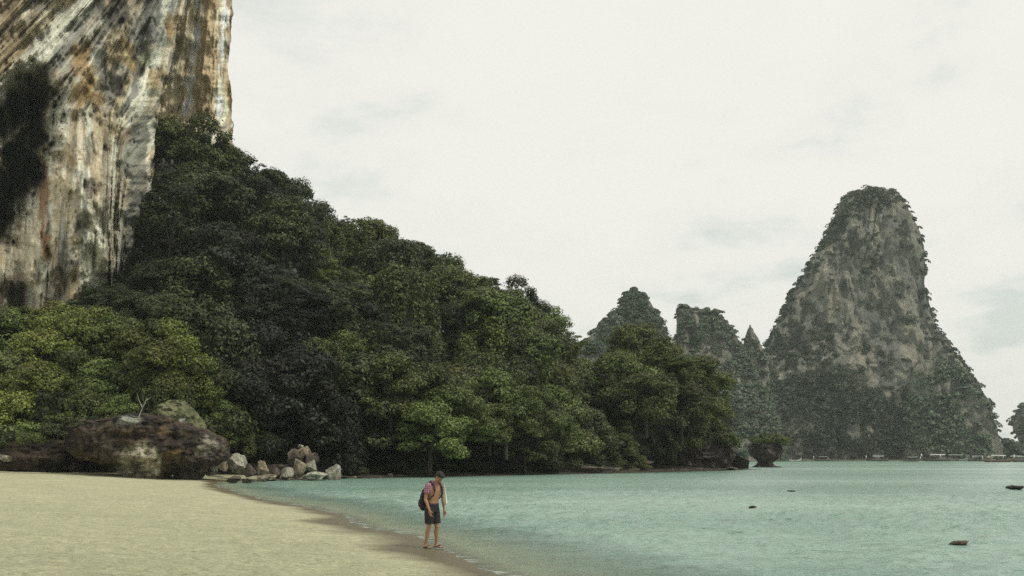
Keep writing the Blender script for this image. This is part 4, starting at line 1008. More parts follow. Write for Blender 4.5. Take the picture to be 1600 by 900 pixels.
# spire hill and plateau hill
rows = [(446, 988, 994), (452, 982, 1004), (462, 975, 1014), (475, 968, 1024), (490, 958, 1032), (505, 944, 1038), (520, 926, 1042), (545, 905, 1052), (580, 880, 1070), (640, 860, 1100), (720, 850, 1120)]
me, V, PX, PY = far_body('limestone_spire', rows, 440, .6, 740, 3.0, 220, 180, flute=1.2)
ob('limestone_spire', me, FARROCK, kind='structure', label='pointed limestone spire rising behind the promontory trees')
far_forest('spire_forest', V, PX, PY, lambda px, py, nn: np.clip(.97 * sstep(545, 560, py + 6 * fbm(px / 10, py / 10, 0, 2, 4)) + .9 * sstep(-.15, .1, fbm(px / 8, py / 20, 0, 3, 741)), 0, 1), 1900, 75, .6, 1.5, label='jungle clinging to the pointed spire')
rows = [(475, 1062, 1072), (479, 1057, 1084), (482, 1056, 1112), (486, 1056, 1136), (490, 1056, 1128), (498, 1056, 1140), (508, 1057, 1148), (525, 1058, 1156), (545, 1056, 1166), (580, 1050, 1186), (640, 1045, 1212), (722, 1040, 1225)]
me, V, PX, PY = far_body('plateau_hill', rows, 470, .55, 760, 3.6, 220, 180, flute=1.2)
ob('plateau_hill', me, FARROCK, kind='structure', label='flat-topped limestone hill between the spire and the tower')
far_forest('plateau_forest', V, PX, PY, lambda px, py, nn: np.clip(.9 * sstep(496, 508, py) * sstep(-.1, .12, fbm(px / 8, py / 24, 0, 3, 761)) * (1 - sstep(550, 580, py)) + .8 * (1 - sstep(1058, 1070, px)) * (1 - sstep(520, 540, py)), 0, 1), 2300, 76, .62, 1.6, label='jungle on the flat-topped hill')
rows = [(507, 1172, 1175), (514, 1168, 1180), (524, 1164, 1186), (540, 1160, 1194), (580, 1150, 1205), (640, 1140, 1215)]
me, V, PX, PY = far_body('limestone_spire', rows, 500, .7, 780, 1.5, 80, 80)
ob('limestone_spire', me, FARROCK, kind='structure', label='small sharp pinnacle between the flat-topped hill and the tower')
far_forest('pinnacle_forest', V, PX, PY, lambda px, py, nn: .25 + 0 * px, 220, 77, .8, 1.6, label='jungle on the small pinnacle')
# edge of another headland
rows = [(616, 1640, 1700), (628, 1616, 1760), (640, 1606, 1800), (655, 1600, 1800), (668, 1601, 1800), (680, 1607, 1800), (690, 1612, 1800), (705, 1608, 1800), (722, 1610, 1800)]
me, V, PX, PY = far_body('headland', rows, 640, .8, 790, 2.5, 90, 60)
ob('headland', me, FARROCK, kind='structure', label='undercut headland just entering the view beyond the boats')
far_forest('headland_forest', V, PX, PY, lambda px, py, nn: .5 * sstep(665, 680, py), 300, 78, 1.4, 3.0, label='jungle on the undercut headland')
rows = [(690, 1572, 1582), (696, 1564, 1592), (704, 1558, 1602), (712, 1555, 1640), (723, 1550, 1700)]
me, V, PX, PY = far_body('jungle_hill', rows, 600, .3, 795, 1.5, 60, 30)
ob('jungle_hill', me, FARROCK, kind='structure', label='low wooded point behind the moored boats')
far_forest('far_forest', V, PX, PY, lambda px, py, nn: 0 * px, 160, 79, 1.4, 2.8, label='trees on the low point behind the moored boats')
# strip of far shore
def far_shore():
    px = np.linspace(1000, 2200, 120); k = np.linspace(0, 1, 10)
    Yb = 505 + 6 * fbm(px / 60, px * 0, 0, 3, 99)
    X = ((px - 800) / F * 505)[None, :] * (1 + .25 * k[:, None]); Y = Yb[None, :] + 180 * k[:, None]; Z = -1.0 + 1.9 * np.clip(k[:, None] * 6, 0, 1) ** .7 + 0 * X + .3 * fbm(X * .2, Y * .2, 0, 2, 4)
    return make_mesh('far_shore', np.stack([X, Y, Z], -1).reshape(-1, 3), grid_faces(10, 120))
ob('far_shore', far_shore(), ROCK_LEDGE, kind='structure', label='dark far shore under the limestone tower')

# ---------------------------------------------------------------- long-tail boats
WOOD_D = simple('dark_boat_wood', (.055, .045, .040), .6, .3, 1.5); WOOD_R = simple('brown_boat_wood', (.12, .075, .05), .6, .3, 1.5); WOOD_G = simple('grey_boat_wood', (.17, .17, .15), .6, .3, 1.5)
WHITE = simple('white_paint', (.45, .46, .43), .6, .08, 2.0); CANVAS = simple('faded_canvas', (.20, .23, .20), .8, .12, 2.0); CANVAS_Y = simple('yellow_canvas', (.40, .36, .20), .8, .12, 2.0)
IRON = simple('engine_iron', (.05, .05, .055), .5, .2, 6.0); CLOTH_W = simple('white_garland', (.75, .73, .66), .9, .1, 6.0)
def hull_mesh(Lh=10.0, B=1.7):
    n, m_ = 26, 9; V = []
    for i in range(n):
        t_ = i / (n - 1); x = (t_ - .5) * Lh
        w = B / 2 * (1 - abs(t_ * 2 - 1) ** 3.2) ** .8 + .05
        sheer = .62 + .5 * (1 - t_) ** 8 * 1.0 + 1.9 * max(0, t_ - .68) ** 1.7 * 4.2
        keel = -.25 + 1.5 * max(0, t_ - .72) ** 1.5 * 4.6 + .3 * max(0, .12 - t_) * 5
        keel = min(keel, sheer - .12)
        for j in range(m_):
            a = -1 + 2 * j / (m_ - 1); V.append((x, w * math.copysign(abs(a) ** .7, a), sheer + (keel - sheer) * (1 - abs(a) ** 2.2)))
        for j in range(m_):
            a = 1 - 2 * j / (m_ - 1); V.append((x, (w - .05) * math.copysign(abs(a) ** .7, a) * .96, min(sheer - .03, max(keel + .08, sheer - .28)) if abs(a) < .95 else sheer - .01))
    k = 2 * m_; Fc = []
    for i in range(n - 1):
        for j in range(k):
            j2 = (j + 1) % k; Fc.append((i * k + j, i * k + j2, (i + 1) * k + j2, (i + 1) * k + j))
    return make_mesh('hull', V, Fc)
def box_mesh(name, boxes):
    V, Fc = [], []
    for (c, s) in boxes:
        o_ = len(V)
        for dx_ in (-.5, .5):
            for dy_ in (-.5, .5):
                for dz_ in (-.5, .5): V.append((c[0] + dx_ * s[0], c[1] + dy_ * s[1], c[2] + dz_ * s[2]))
        Fc += [tuple(o_ + q for q in f) for f in ((0, 1, 3, 2), (4, 6, 7, 5), (0, 4, 5, 1), (2, 3, 7, 6), (0, 2, 6, 4), (1, 5, 7, 3))]
    return make_mesh(name, V, Fc, smooth=False)
def canopy_mesh(x0, x1, z):
    V, Fc = [], []; m_ = 9
    for x in (x0, (x0 + x1) / 2, x1):
        for off in (0, -.05):
            for j in range(m_):
                a = -1 + 2 * j / (m_ - 1); V.append((x, .85 * a, z + off + .22 * (1 - a * a)))
    k = 2 * m_
    for i in range(2):
        for j in range(m_ - 1):
            Fc.append((i * k + j, i * k + j + 1, (i + 1) * k + j + 1, (i + 1) * k + j)); q = m_
            Fc.append((i * k + q + j, (i + 1) * k + q + j, (i + 1) * k + q + j + 1, i * k + q + j + 1))
    return make_mesh('canopy', V, Fc)
HULL = hull_mesh(); CANOPY = canopy_mesh(-3.0, 1.8, 2.0)
POST = join_tubes('canopy_post', [tube([(0, 0, .45), (0, 0, 2.02)], [.035, .035], 6)])
PLANKM = box_mesh('bench', [((0, 0, .5), (.3, 1.5, .05))])
ENG = box_mesh('engine', [((-4.2, 0, 1.0), (.7, .45, .45)), ((-4.2, 0, .75), (.2, .2, .35))])
SHAFT = join_tubes('engine_shaft', [tube([(-4.5, 0, 1.0), (-7.2, .2, .05)], [.04, .03], 6), tube([(-3.9, 0, 1.1), (-3.0, .2, 1.45)], [.03, .03], 5)])
GARL = join_tubes('prow_garland', [tube([(4.62, 0, 1.45), (4.72, .03, 2.0), (4.75, 0, 2.4)], [.16, .24, .05], 8), tube([(4.62, 0, 1.6), (4.9, .1, 1.0), (4.95, .1, .75)], [.08, .1, .03], 6)])
MAST = join_tubes('mast', [tube([(0, 0, .4), (0, 0, 3.4)], [.05, .03], 6)])
for me_, mt_ in ((POST, WOOD_G), (PLANKM, WOOD_G), (ENG, IRON), (SHAFT, IRON), (GARL, CLOTH_W), (MAST, PALE_WOOD), (HULL, WOOD_D), (CANOPY, CANVAS)): me_.materials.append(mt_)
def boat(px, py, wpx, head, hm, cm, lab, canopy=True, mast=False):
    Y = min(CH / (py - HY) * F, 500); s = wpx / F * Y / 10.0
    e = bpy.data.objects.new('longtail_boat', None); COL.objects.link(e); e.location = ((px - 800) / F * Y, Y, .0); e.scale = (s, s, s * 1.1)
    e.rotation_euler = (0, 0, head)
    e['label'] = lab; e['category'] = 'boat'; e['group'] = 'long-tail boats moored along the far shore'
    def part(nm, me_, m=None, loc=None):
        o_ = bpy.data.objects.new(nm, me_); COL.objects.link(o_); o_.parent = e
        if loc: o_.location = loc
        if m: set_obj_mat(o_, m)
        return o_
    part('hull', HULL, hm)
    if canopy:
        part('canopy', CANOPY, cm)
        for x in (-2.8, -.6, 1.6):
            for y in (-.72, .72): part('canopy_post', POST, None, (x, y, 0))
    for x in (-1.8, 0, 2.6): part('bench', PLANKM, None, (x, 0, 0))
    part('engine', ENG); part('engine_shaft', SHAFT); part('prow_garland', GARL)
    if mast: part('mast', MAST)
PI = math.pi
boat(1130, 717.6, 20, .3, WOOD_G, CANVAS, 'grey boat glimpsed low in the gap beyond the promontory rock', False)
boat(1242, 717.7, 22, .2, WHITE, WHITE, 'small white boat just beyond the sea stack', False)
boat(1284, 718.6, 30, PI + .25, WOOD_D, CANVAS, 'dark boat with a high prow, second along from the sea stack')
boat(1303, 717.8, 20, PI / 2 + .9, WOOD_G, WHITE, 'small boat with white garland close behind the second boat', False)
boat(1370, 718.6, 34, PI - .2, WOOD_D, WHITE, 'dark boat moored alone in the middle of the far shore', True)
boat(1425, 721.2, 30, .15, WOOD_D, CANVAS, 'black boat under a grey canopy at the near end of the cluster', True)
boat(1462, 720.8, 46, PI - .1, WOOD_D, WHITE, 'long dark boat with a steep prow pointing towards the sea stack')
boat(1490, 720.0, 42, PI - .15, WOOD_G, CANVAS, 'grey boat with raised prow overlapping the long dark boat')
boat(1506, 719.3, 34, .2, WOOD_D, WHITE, 'dark boat with white garland at the middle of the cluster', False)
boat(1529, 720.8, 36, .1, WOOD_D, CANVAS, 'dark low boat just before the brown boat')
boat(1562, 722.2, 46, -.1, WOOD_R, WHITE, 'brown boat with a white canopy and tall pole', True, True)
boat(1545, 719.6, 28, PI + .4, WOOD_G, CANVAS_Y, 'grey boat with a yellowish canopy behind the brown boat', True, True)
boat(1585, 720.4, 34, PI - .3, WOOD_D, WHITE, 'dark boat moored behind the bow of the brown boat', True, True)
boat(1600, 722.0, 38, .05, WOOD_D, CANVAS, 'dark boat cut off by the edge of the view', True)

# ---------------------------------------------------------------- dead branches on the boulder
def branch(name, px, py, Y, pts, lab):
    k = Y / F; o0 = at(px, py, Y); ts = []
    for path, r0 in pts:
        P = [Vector(((a - px) * k, (i % 2) * .15, -(b - py) * k)) for i, (a, b) in enumerate(path)]
        ts.append(tube(P, [r0 * (1 - .7 * i / (len(P) - 1)) for i in range(len(P))], 6))
    ob(name, join_tubes(name, ts), PALE_WOOD, loc=o0, label=lab, cat='branch')
branch('dead_branch', 217, 650, 87.5, [([(217, 652), (222, 636), (228, 626), (232, 614)], .055), ([(222, 636), (216, 625), (214, 614)], .035), ([(228, 626), (236, 620)], .025)], 'forked pale dead branch standing on top of the big boulder')

# ---------------------------------------------------------------- person
SKIN = simple('skin', (.33, .19, .11), .55, .08, 12.0); HAIR = simple('dark_hair', (.018, .013, .012), .7, .3, 60.0)
SHORTS = simple('charcoal_shorts', (.020, .018, .020), .85, .2, 20.0); PACK = simple('black_backpack_cloth', (.022, .016, .022), .75, .25, 20.0)
CLOTH = simple('white_shirt_cloth', (.78, .76, .66), .85, .06, 10.0); RUBBER = simple('black_rubber', (.02, .018, .02), .6, .1, 20.0)
STRAPM = simple('purple_strap', (.05, .025, .055), .7, .2, 20.0)
m, t, p, o = new_mat('pink_plaid_shirt'); PLAID = m
tc = N(t, 'ShaderNodeTexCoord'); sp = N(t, 'ShaderNodeSeparateXYZ'); L(t, tc.outputs['Object'], sp.inputs[0])
def band(axis, sc):
    a = N(t, 'ShaderNodeMath', operation='MULTIPLY', i_1=sc); L(t, sp.outputs[axis], a.inputs[0]); b = N(t, 'ShaderNodeMath', operation='FRACT'); L(t, a.outputs[0], b.inputs[0])
    c = N(t, 'ShaderNodeMath', operation='GREATER_THAN', i_1=.5); L(t, b.outputs[0], c.inputs[0]); return c
b1_, b2_ = band(0, 22), band(2, 22); ad = N(t, 'ShaderNodeMath', operation='ADD'); L(t, b1_.outputs[0], ad.inputs[0]); L(t, b2_.outputs[0], ad.inputs[1])
hv = N(t, 'ShaderNodeMath', operation='MULTIPLY', i_1=.5); L(t, ad.outputs[0], hv.inputs[0])
rp = N(t, 'ShaderNodeValToRGB'); rp.color_ramp.elements[0].color = (.42, .20, .26, 1); rp.color_ramp.elements[1].color = (.13, .05, .10, 1); L(t, hv.outputs[0], rp.inputs[0]); L(t, rp.outputs[0], p.inputs['Base Color']); p.inputs['Roughness'].default_value = .85

def loft(rings, seg=16):
    """rings: (centre, rx, ry, axis dir, right dir) elliptical sections -> closed tube"""
    V, Fc = [], []
    n = len(rings)
    for i, (c, rx, ry) in enumerate(rings):
        c = Vector(c); d = (Vector(rings[min(i + 1, n - 1)][0]) - Vector(rings[max(i - 1, 0)][0])).normalized()
        a = (RIGHT - d * RIGHT.dot(d)).normalized(); b = d.cross(a)
        for k in range(seg):
            th = 2 * math.pi * k / seg; V.append(tuple(c + a * math.cos(th) * rx + b * math.sin(th) * ry))
    for i in range(n - 1):
        for k in range(seg):
            k2 = (k + 1) % seg; Fc.append((i * seg + k, i * seg + k2, (i + 1) * seg + k2, (i + 1) * seg + k))
    for base, ci in ((0, rings[0][0]), ((n - 1) * seg, rings[-1][0])):
        V.append(tuple(ci)); q = len(V) - 1
        for k in range(seg):
            k2 = (k + 1) % seg; Fc.append((q, base + k2, base + k) if base == 0 else (q, base + k, base + k2))
    return V, Fc
def ball(c, r3, R=None, seg=18):
    V, Fc = [], []; c = Vector(c)
    for i in range(seg + 1):
        ph = math.pi * i / seg
        for k in range(seg):
            th = 2 * math.pi * k / seg; v = Vector((math.sin(ph) * math.cos(th) * r3[0], math.sin(ph) * math.sin(th) * r3[1], math.cos(ph) * r3[2]))
            V.append(tuple(c + (R @ v if R is not None else v)))
    for i in range(seg):
        for k in range(seg):
            k2 = (k + 1) % seg; Fc.append((i * seg + k, (i + 1) * seg + k, (i + 1) * seg + k2, i * seg + k2))
    return V, Fc
def fuse(name, pieces, voxel, mat, parent, smooth_it=3):
    V, Fc = [], []
    for v, f in pieces:
        o_ = len(V); V += v; Fc += [tuple(i + o_ for i in q) for q in f]
    me = bpy.data.meshes.new(name); me.from_pydata(V, [], Fc); me.update()
    bm = bmesh.new(); bm.from_mesh(me); bmesh.ops.remove_doubles(bm, verts=bm.verts, dist=1e-5)
    bmesh.ops.recalc_face_normals(bm, faces=bm.faces); bm.to_mesh(me); bm.free()
    tmp = bpy.data.objects.new('tmp', me); COL.objects.link(tmp)
    r = tmp.modifiers.new('r', 'REMESH'); r.mode = 'VOXEL'; r.voxel_size = voxel; r.use_smooth_shade = True
    s = tmp.modifiers.new('s', 'SMOOTH'); s.iterations = smooth_it; s.factor = .5
    dg = bpy.context.evaluated_depsgraph_get(); dg.update()
    me2 = bpy.data.meshes.new_from_object(tmp.evaluated_get(dg)); me2.name = name
    bpy.data.objects.remove(tmp); bpy.data.meshes.remove(me)
    me2.materials.clear(); me2.polygons.foreach_set('use_smooth', np.ones(len(me2.polygons), bool))
    return ob(name, me2, mat, parent=parent)
# body frame: x = facing of the photograph's right; FWD = way the chest faces; RIGHT = his right (near) side
FWD = Vector((.82, -.57, 0)).normalized(); RIGHT = Vector((-.57, -.82, 0)).normalized()
def B(f, r, z): return FWD * f + RIGHT * r + Vector((0, 0, z))
PYf = CH / (858.5 - HY) * F
foot0 = at(676, 858.5, PYf)
gz = float(beach_z(np.array([foot0.x]), np.array([foot0.y]))[0])
person = bpy.data.objects.new('person', None); COL.objects.link(person); person.location = (foot0.x, foot0.y, max(gz, 0.0) + .015)
person.scale = (1.02, 1.02, 1.02)
person['label'] = 'man in open pink shirt, dark shorts and flip-flops looking down at the water edge'; person['category'] = 'person'
hipR, hipL = B(-.02, .09, .90), B(-.02, -.09, .90)
kneeR, kneeL = B(-.02, .11, .49), B(.06, -.08, .49)
ankR, ankL = B(-.11, .12, .09), B(.02, -.10, .09)
shR, shL = B(.02, .185, 1.40), B(.08, -.185, 1.40)
elR, elL = B(-.02, .23, 1.11), B(.10, -.245, 1.10)
wrR, wrL = B(.09, .225, .87), B(.17, -.21, .85)
body = []
body.append(loft([(B(-.02, 0, .80), .12, .09), (B(-.02, 0, .88), .165, .115), (B(0, 0, .98), .155, .105), (B(.02, 0, 1.08), .145, .10), (B(.035, 0, 1.20), .165, .112), (B(.045, 0, 1.32), .185, .12), (B(.045, 0, 1.40), .18, .105), (B(.05, 0, 1.455), .11, .08), (B(.07, 0, 1.49), .06, .06)], 20))
body.append(loft([(B(.055, 0, 1.42), .065, .068), (B(.10, 0, 1.50), .055, .06), (B(.14, 0, 1.57), .055, .062)]))
for s_, hip, kn, an in ((1, hipR, kneeR, ankR), (-1, hipL, kneeL, ankL)):
    def lp(a, b, q): return a.lerp(b, q)
    body.append(loft([(hip + Vector((0, 0, .04)), .085, .095), (lp(hip, kn, .2), .088, .095), (lp(hip, kn, .6), .068, .074), (lp(hip, kn, .92), .052, .058), (kn, .050, .057), (lp(kn, an, .12), .048, .052), (lp(kn, an, .32) - FWD * .012, .052, .058), (lp(kn, an, .6), .041, .044), (lp(kn, an, .88), .030, .034), (an, .030, .036), (an - Vector((0, 0, .05)), .030, .040)]))
    fdir = (FWD + RIGHT * (.12 * s_)).normalized()
    h0 = an - Vector((0, 0, .055))
    body.append(loft([(h0 - fdir * .055, .024, .024), (h0 - fdir * .02 + Vector((0, 0, .006)), .033, .036), (h0 + fdir * .06, .038, .030), (h0 + fdir * .13 - Vector((0, 0, .008)), .045, .018), (h0 + fdir * .165 - Vector((0, 0, .012)), .042, .013)]))
    for ti in range(5):
        off = (-.034 + .017 * ti) * (-s_); ln = [.052, .045, .04, .034, .028][ti]; rr_ = .012 if ti == 0 else .0085
        st_ = h0 + fdir * (.155 - .006 * ti) + RIGHT * off - Vector((0, 0, .013)); body.append(loft([(st_, rr_, rr_), (st_ + fdir * ln, rr_ * .8, rr_ * .8)], 8))
for s_, sh, el, wr in ((1, shR, elR, wrR), (-1, shL, elL, wrL)):
    body.append(loft([(sh - RIGHT * .07 * s_ + Vector((0, 0, .01)), .05, .05), (sh + Vector((0, 0, .005)), .058, .06), (sh.lerp(el, .25), .050, .054), (sh.lerp(el, .6), .043, .046), (sh.lerp(el, .92), .035, .039), (el, .034, .038), (el.lerp(wr, .2), .037, .040), (el.lerp(wr, .6), .030, .031), (wr, .022, .027)]))
    d = (wr - el).normalized(); d = (d + Vector((0, 0, -.6))).normalized()
    palm = wr + d * .05; side = FWD - d * FWD.dot(d); side.normalize()      # thumb side faces forward
    nrm = d.cross(side).normalized() * s_
    R_ = Matrix((side, nrm, d)).transposed()
    body.append(ball(palm, (.040, .017, .056), R_, 14))
    body.append(loft([(wr - d * .01, .024, .026), (wr + d * .03, .026, .022)], 12))
    curl = .55 if s_ > 0 else 1.25
    inw = -nrm if nrm.dot(RIGHT * s_) > 0 else nrm
    for fi in range(4):
        base = palm + d * .046 + side * (.027 - .018 * fi); ln = [.072, .08, .074, .058][fi]; P_ = base; dd = d.copy(); rings = [(tuple(P_ - dd * .015), .0095, .0095)]
        for j, fr_ in enumerate((.45, .32, .23)):
            dd = (dd + inw * curl * (.35 + .3 * j)).normalized(); P_ = P_ + dd * ln * fr_; rings.append((tuple(P_), .0090 - .001 * j, .0090 - .001 * j))
        body.append(loft(rings, 8))
    tb = palm - d * .022 + side * .032; td = (side * .65 + d * .75 + inw * .25).normalized()
    body.append(loft([(tuple(tb - td * .01), .012, .012), (tuple(tb + td * .035), .0108, .0108), (tuple(tb + (td + d * .35).normalized() * .066), .0085, .0085)], 8))
# head, bowed
HC = B(.185, 0, 1.612)
pitch = math.radians(50)
hf = (FWD * math.cos(pitch) - Vector((0, 0, 1)) * math.sin(pitch)); hu = (Vector((0, 0, 1)) * math.cos(pitch) + FWD * math.sin(pitch)); hrt = RIGHT
HM = Matrix((hf, hrt, hu)).transposed()
def H(f, r, u_): return HC + hf * f + hrt * r + hu * u_
body.append(ball(H(0, 0, .025), (.095, .076, .098), HM)); body.append(ball(H(.025, 0, -.035), (.070, .062, .085), HM)); body.append(ball(H(.055, 0, -.088), (.032, .034, .026), HM))
body.append(loft([(H(.085, 0, .02), .009, .009), (H(.105, 0, -.012), .013, .014), (H(.112, 0, -.025), .016, .012), (H(.09, 0, -.034), .012, .01)], 10))
body.append(ball(H(.092, 0, -.058), (.010, .024, .006), HM, 10)); body.append(ball(H(.088, 0, -.068), (.010, .020, .006), HM, 10))
for s_ in (1, -1):
    body.append(ball(H(-.002, .076 * s_, -.008), (.018, .010, .030), HM, 10)); body.append(ball(H(.082, .032 * s_, .028), (.012, .022, .006), HM, 8))
    body.append(ball(H(.055, .045 * s_, -.025), (.022, .018, .018), HM, 10))
fuse('body', body, .0062, SKIN, person, 2)
for s_ in (1, -1):
    v, f = ball(H(.078, .031 * s_, .008), (.011, .013, .008), HM, 8); ob('eye', make_mesh('eye', v, f), HAIR, parent=person)
hair = [ball(H(-.014, 0, .048), (.100, .084, .092), HM), ball(H(-.045, 0, .005), (.070, .080, .085), HM), ball(H(.045, 0, .085), (.055, .066, .040), HM), ball(H(.075, 0, .088), (.025, .055, .022), HM, 10)]
hob = fuse('hair', hair, .008, HAIR, person, 1)
# shorts
sho = [loft([(B(-.01, 0, .80), .17, .125), (B(-.02, 0, .88), .183, .134), (B(0, 0, .97), .170, .122), (B(.01, 0, 1.015), .158, .112)], 22)]
for hip, kn in ((hipR, kneeR), (hipL, kneeL)):
    sho.append(loft([(hip + Vector((0, 0, .02)), .10, .115), (hip.lerp(kn, .3), .104, .118), (hip.lerp(kn, .6), .098, .108), (hip.lerp(kn, .84), .094, .104)], 18))
so = fuse('shorts', sho, .010, SHORTS, person, 2)
wb = loft([(B(.005, 0, .995), .170, .124), (B(.011, 0, 1.03), .160, .116)], 24); ob('waistband', make_mesh('waistband', wb[0], [f for f in wb[1] if len(f) == 4]), STRAPM, parent=so)
# shirt: sleeve and back panel in pink plaid, open front, white flap on the far side
def curtain(name, top, bottom, width_dir, w0, w1, mat, fold=.012, thick=.006, n=14, rows=12, seedf=0):
    V = []
    for side in (0, 1):
        for i in range(rows):
            q = i / (rows - 1); c = Vector(top).lerp(Vector(bottom), q); wd = Vector(width_dir).normalized(); nr_ = wd.cross((Vector(bottom) - Vector(top)).normalized()).normalized()
            for k in range(n):
                a = k / (n - 1) - .5; w = w0 + (w1 - w0) * q
                V.append(tuple(c + wd * a * w + nr_ * (fold * (.4 + q) * math.sin(a * 19 + seedf + q * 2) + side * thick)))
    Fc = []
    M_ = rows * n
    for i in range(rows - 1):
        for k in range(n - 1):
            Fc.append((i * n + k, i * n + k + 1, (i + 1) * n + k + 1, (i + 1) * n + k)); Fc.append((M_ + i * n + k, M_ + (i + 1) * n + k, M_ + (i + 1) * n + k + 1, M_ + i * n + k + 1))
    for i in range(rows - 1):
        for k in (0, n - 1): Fc.append((i * n + k, (i + 1) * n + k, M_ + (i + 1) * n + k, M_ + i * n + k))
    for k in range(n - 1):
        for i in (0, rows - 1): Fc.append((i * n + k, i * n + k + 1, M_ + i * n + k + 1, M_ + i * n + k))
    return make_mesh(name, V, Fc)
slv = [loft([(shR - RIGHT * .06 + Vector((0, 0, .035)), .060, .066), (shR + Vector((0, 0, .012)), .073, .078), (shR.lerp(elR, .3), .070, .076), (shR.lerp(elR, .55), .070, .076)], 18),
       loft([(B(-.035, .10, 1.18), .075, .060), (B(-.02, .09, 1.30), .09, .085), (B(.0, .09, 1.40), .10, .085), (B(.03, .05, 1.465), .07, .065), (B(.06, .02, 1.50), .05, .058)], 18)]
shirt = fuse('shirt', slv, .009, PLAID, person, 2)
slv2 = loft([(shL + RIGHT * .04 + Vector((0, 0, .035)), .062, .068), (shL + Vector((0, 0, .012)), .076, .082), (shL.lerp(elL, .3), .076, .082), (shL.lerp(elL, .72), .078, .084)], 18)
ob('sleeve', make_mesh('sleeve', *[slv2[0], [f for f in slv2[1] if len(f) == 4]]), CLOTH, parent=shirt)
ob('shirt_flap', curtain('shirt_flap', B(.165, -.16, 1.47), B(.215, -.20, .99), FWD + RIGHT * .35, .12, .15, CLOTH, .016), CLOTH, parent=shirt)
# flip-flops
for s_, an in ((1, ankR), (-1, ankL)):
    fdir = (FWD + RIGHT * (.12 * s_)).normalized(); rt_ = Vector((fdir.y, -fdir.x, 0)); c = an - Vector((0, 0, .082)) + fdir * .06
    V, Fc = [], []; n = 24
    for zz_ in (0, .018):
        for k in range(n):
            a = 2 * math.pi * k / n; w = .046 * (1 + .18 * math.cos(a)); V.append(tuple(c + fdir * .14 * math.cos(a) + rt_ * w * math.sin(a) + Vector((0, 0, zz_))))
    Fc = [tuple(range(n - 1, -1, -1)), tuple(range(n, 2 * n))] + [(k, (k + 1) % n, n + (k + 1) % n, n + k) for k in range(n)]
    me = bpy.data.meshes.new('flip_flop'); me.from_pydata(V, [], Fc); me.update(); ff = ob('flip_flop', me, RUBBER, parent=person)
    tip = c + fdir * .075 + Vector((0, 0, .03))
    ob('thong_strap', join_tubes('thong_strap', [tube([tip - Vector((0, 0, .01)), c + fdir * .03 + rt_ * .03 + Vector((0, 0, .058)), c - fdir * .03 + rt_ * .045 + Vector((0, 0, .02))], [.008, .009, .007], 6),
                                                 tube([tip - Vector((0, 0, .01)), c + fdir * .03 - rt_ * .03 + Vector((0, 0, .058)), c - fdir * .03 - rt_ * .045 + Vector((0, 0, .02))], [.008, .009, .007], 6)]), RUBBER, parent=ff)
# backpack
bp_ = bpy.data.objects.new('backpack', None); COL.objects.link(bp_); bp_.location = person.location; bp_.scale = person.scale
bp_['label'] = 'black backpack worn low on the back of the man by the water'; bp_['category'] = 'backpack'
pk = [loft([(B(-.20, .02, .86), .10, .065), (B(-.215, .02, .90), .135, .090), (B(-.22, .02, 1.02), .145, .105), (B(-.20, .02, 1.18), .140, .095), (B(-.165, .02, 1.30), .12, .075), (B(-.14, .02, 1.35), .08, .05)], 22)]
fuse('pack_body', pk, .012, PACK, bp_, 2)
pk2 = [loft([(B(-.295, .02, .92), .08, .03), (B(-.315, .02, .96), .105, .045), (B(-.31, .02, 1.06), .105, .04), (B(-.29, .02, 1.12), .08, .03)], 18)]
fuse('front_pocket', pk2, .012, PACK, bp_, 2)
for s_ in (1, -1):
    ob('shoulder_strap', join_tubes('shoulder_strap', [tube([B(-.12, .09 * s_, 1.32), B(-.06, .115 * s_, 1.46), B(.05, .125 * s_, 1.515), B(.135, .125 * s_, 1.44), B(.17, .125 * s_, 1.33), B(.15, .150 * s_, 1.20), B(.02, .185 * s_, 1.10), B(-.10, .13 * s_, 1.02)], [.022, .024, .024, .024, .022, .016, .012, .012], 8)]), STRAPM, parent=bp_)
ob('carry_loop', join_tubes('carry_loop', [tube([B(-.13, .03, 1.34), B(-.12, .02, 1.40), B(-.13, -.03, 1.34)], [.01, .01, .01], 6)]), STRAPM, parent=bp_)

# ---------------------------------------------------------------- labels for the trees, from where each one stands
bpy.context.view_layer.update()
LM = [(-400, 60, 'above the dark ledge beyond the big boulder'), (60, 140, 'above the landward end of the big boulder'), (140, 215, 'above the middle of the big boulder'), (215, 290, 'above the mossy hump'), (290, 350, 'above the smaller brown boulder'), (350, 430, 'above the square upright rock'),
      (430, 500, 'above the heap of rocks'), (500, 570, 'above the round pale boulder'), (570, 640, 'between the heap and the man'), (640, 720, 'above the man'), (720, 800, 'just past the man'), (800, 870, 'above the long rock shelf'), (870, 950, 'in the dip before the promontory'), (950, 1030, 'on the promontory knoll'), (1030, 1180, 'above the promontory rock')]
BD = [(0, 300, 'on the high shoulder under the cliff'), (300, 400, 'high on the slope'), (400, 480, 'on the upper slope'), (480, 550, 'halfway up the slope'), (550, 620, 'on the lower slope'), (620, 670, 'low by the shore'), (670, 900, 'at the very foot of the slope')]
tone = {FOL_DARK: 'dark green', FOL_SHADE: 'shade-darkened green', FOL_MID: 'olive green', FOL_GREEN: 'fresh green', FOL_BRIGHT: 'yellow-green', FOL_TUFT: 'bright green'}
form = {'broad': 'domed', 'mound': 'mounded', 'vine': 'creeper-draped', 'airy': 'thin-crowned', 'shrub': 'low leafy'}
cells = {}
for e, kind, mat, s in PLANTS:
    x, y, z = e.location; h = (3.0 if kind == 'shrub' else 8.7) * s
    px = 800 + x / y * F; py = HY + (CH - z - h * .75) / y * F
    lm = next((c for a, b, c in LM if a <= px < b), LM[-1][2]); bd = next((c for a, b, c in BD if a <= py < b), BD[0][2])
    cells.setdefault((tone[mat], form[kind], bd, lm), []).append((px, s, e, kind))
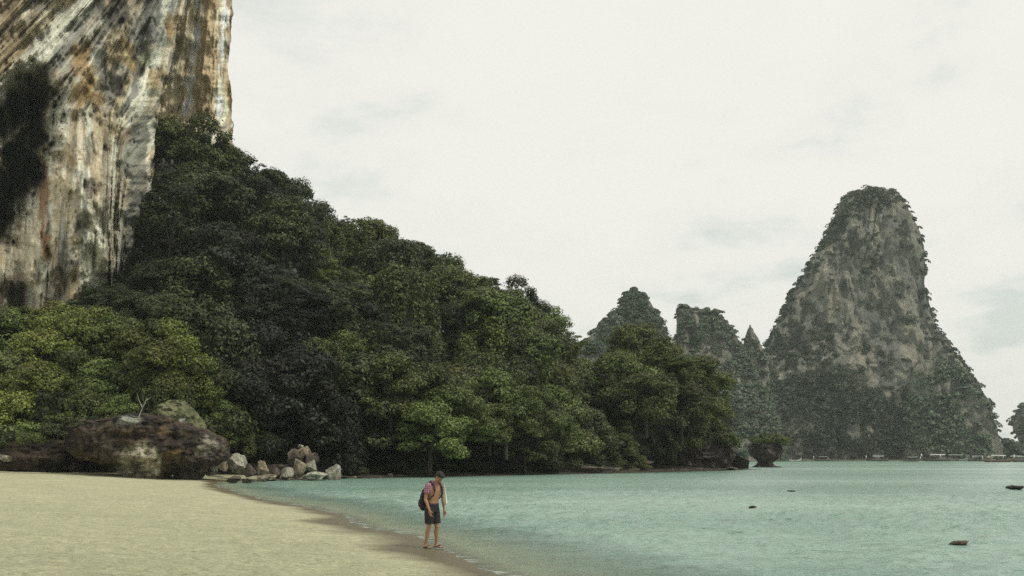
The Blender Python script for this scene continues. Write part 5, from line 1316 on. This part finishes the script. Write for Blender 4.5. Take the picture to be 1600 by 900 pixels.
RANK = {2: ['nearer the cliff', 'nearer the bay'], 3: ['nearest the cliff', 'middle one', 'nearest the bay']}
for (tn, fm, bd, lm), L_ in cells.items():
    L_.sort(key=lambda a: a[0])
    for i, (px, s, e, kind) in enumerate(L_):
        w = 'shrub' if kind == 'shrub' else 'tree'
        base = f'{tn} {fm} {w} {bd} {lm}'
        if len(L_) > 1: base += ', ' + (RANK[len(L_)][i] if len(L_) in RANK else f'{["first","second","third","fourth","fifth","sixth","seventh","eighth"][min(i,7)]} from the cliff')
        if len(base.split()) > 16: base = base.replace('the middle of the ', 'the ').replace('the landward end of the ', 'the far end of ').replace(' beyond the big boulder', '').replace('upright ', '').replace(' one', '')
        if len(base.split()) > 16: base = base.replace(' of the slope', '').replace('at the very foot', 'at slope foot').replace(' under the cliff', '').replace(' by the shore', '')
        ww = base.split()
        e['label'] = ' '.join(ww[:16]) if len(ww) > 16 else base
        e['group'] = 'shrubs in the beach thicket' if kind == 'shrub' else ('trees of the beach thicket' if px < 330 and e.location.y < 120 else 'jungle trees on the slope')

seen_ = {}
for e, kind, mat, s in PLANTS: seen_.setdefault(e['label'], []).append((s, e))
for lb, L_ in seen_.items():
    if len(L_) < 2: continue
    L_.sort(key=lambda a: a[0])
    for i, (s, e) in enumerate(L_):
        w = (('smaller ' if i == 0 else 'larger ' if i == len(L_) - 1 else 'middle-sized ') + lb).split()
        while len(w) > 16 and 'the' in w: w.remove('the')
        e['label'] = ' '.join(w[:16])

# ---------------------------------------------------------------- haze
hm_ = bpy.data.materials.new('haze_air'); hm_.use_nodes = True; t = hm_.node_tree; t.nodes.clear()
o = N(t, 'ShaderNodeOutputMaterial'); pv = N(t, 'ShaderNodeVolumePrincipled'); pv.inputs['Color'].default_value = (.80, .92, .86, 1); pv.inputs['Density'].default_value = .00016; pv.inputs['Anisotropy'].default_value = .0
L(t, pv.outputs[0], o.inputs['Volume'])
hz = ob('haze', box_mesh('haze', [((0, 1150, 78), (9000, 2900, 164))]), hm_, kind='stuff', label='thin sea haze over the bay')
print('plants', len(PLANTS), 'tris', sum(len(o.data.polygons) for o in COL.objects if o.type == 'MESH'))
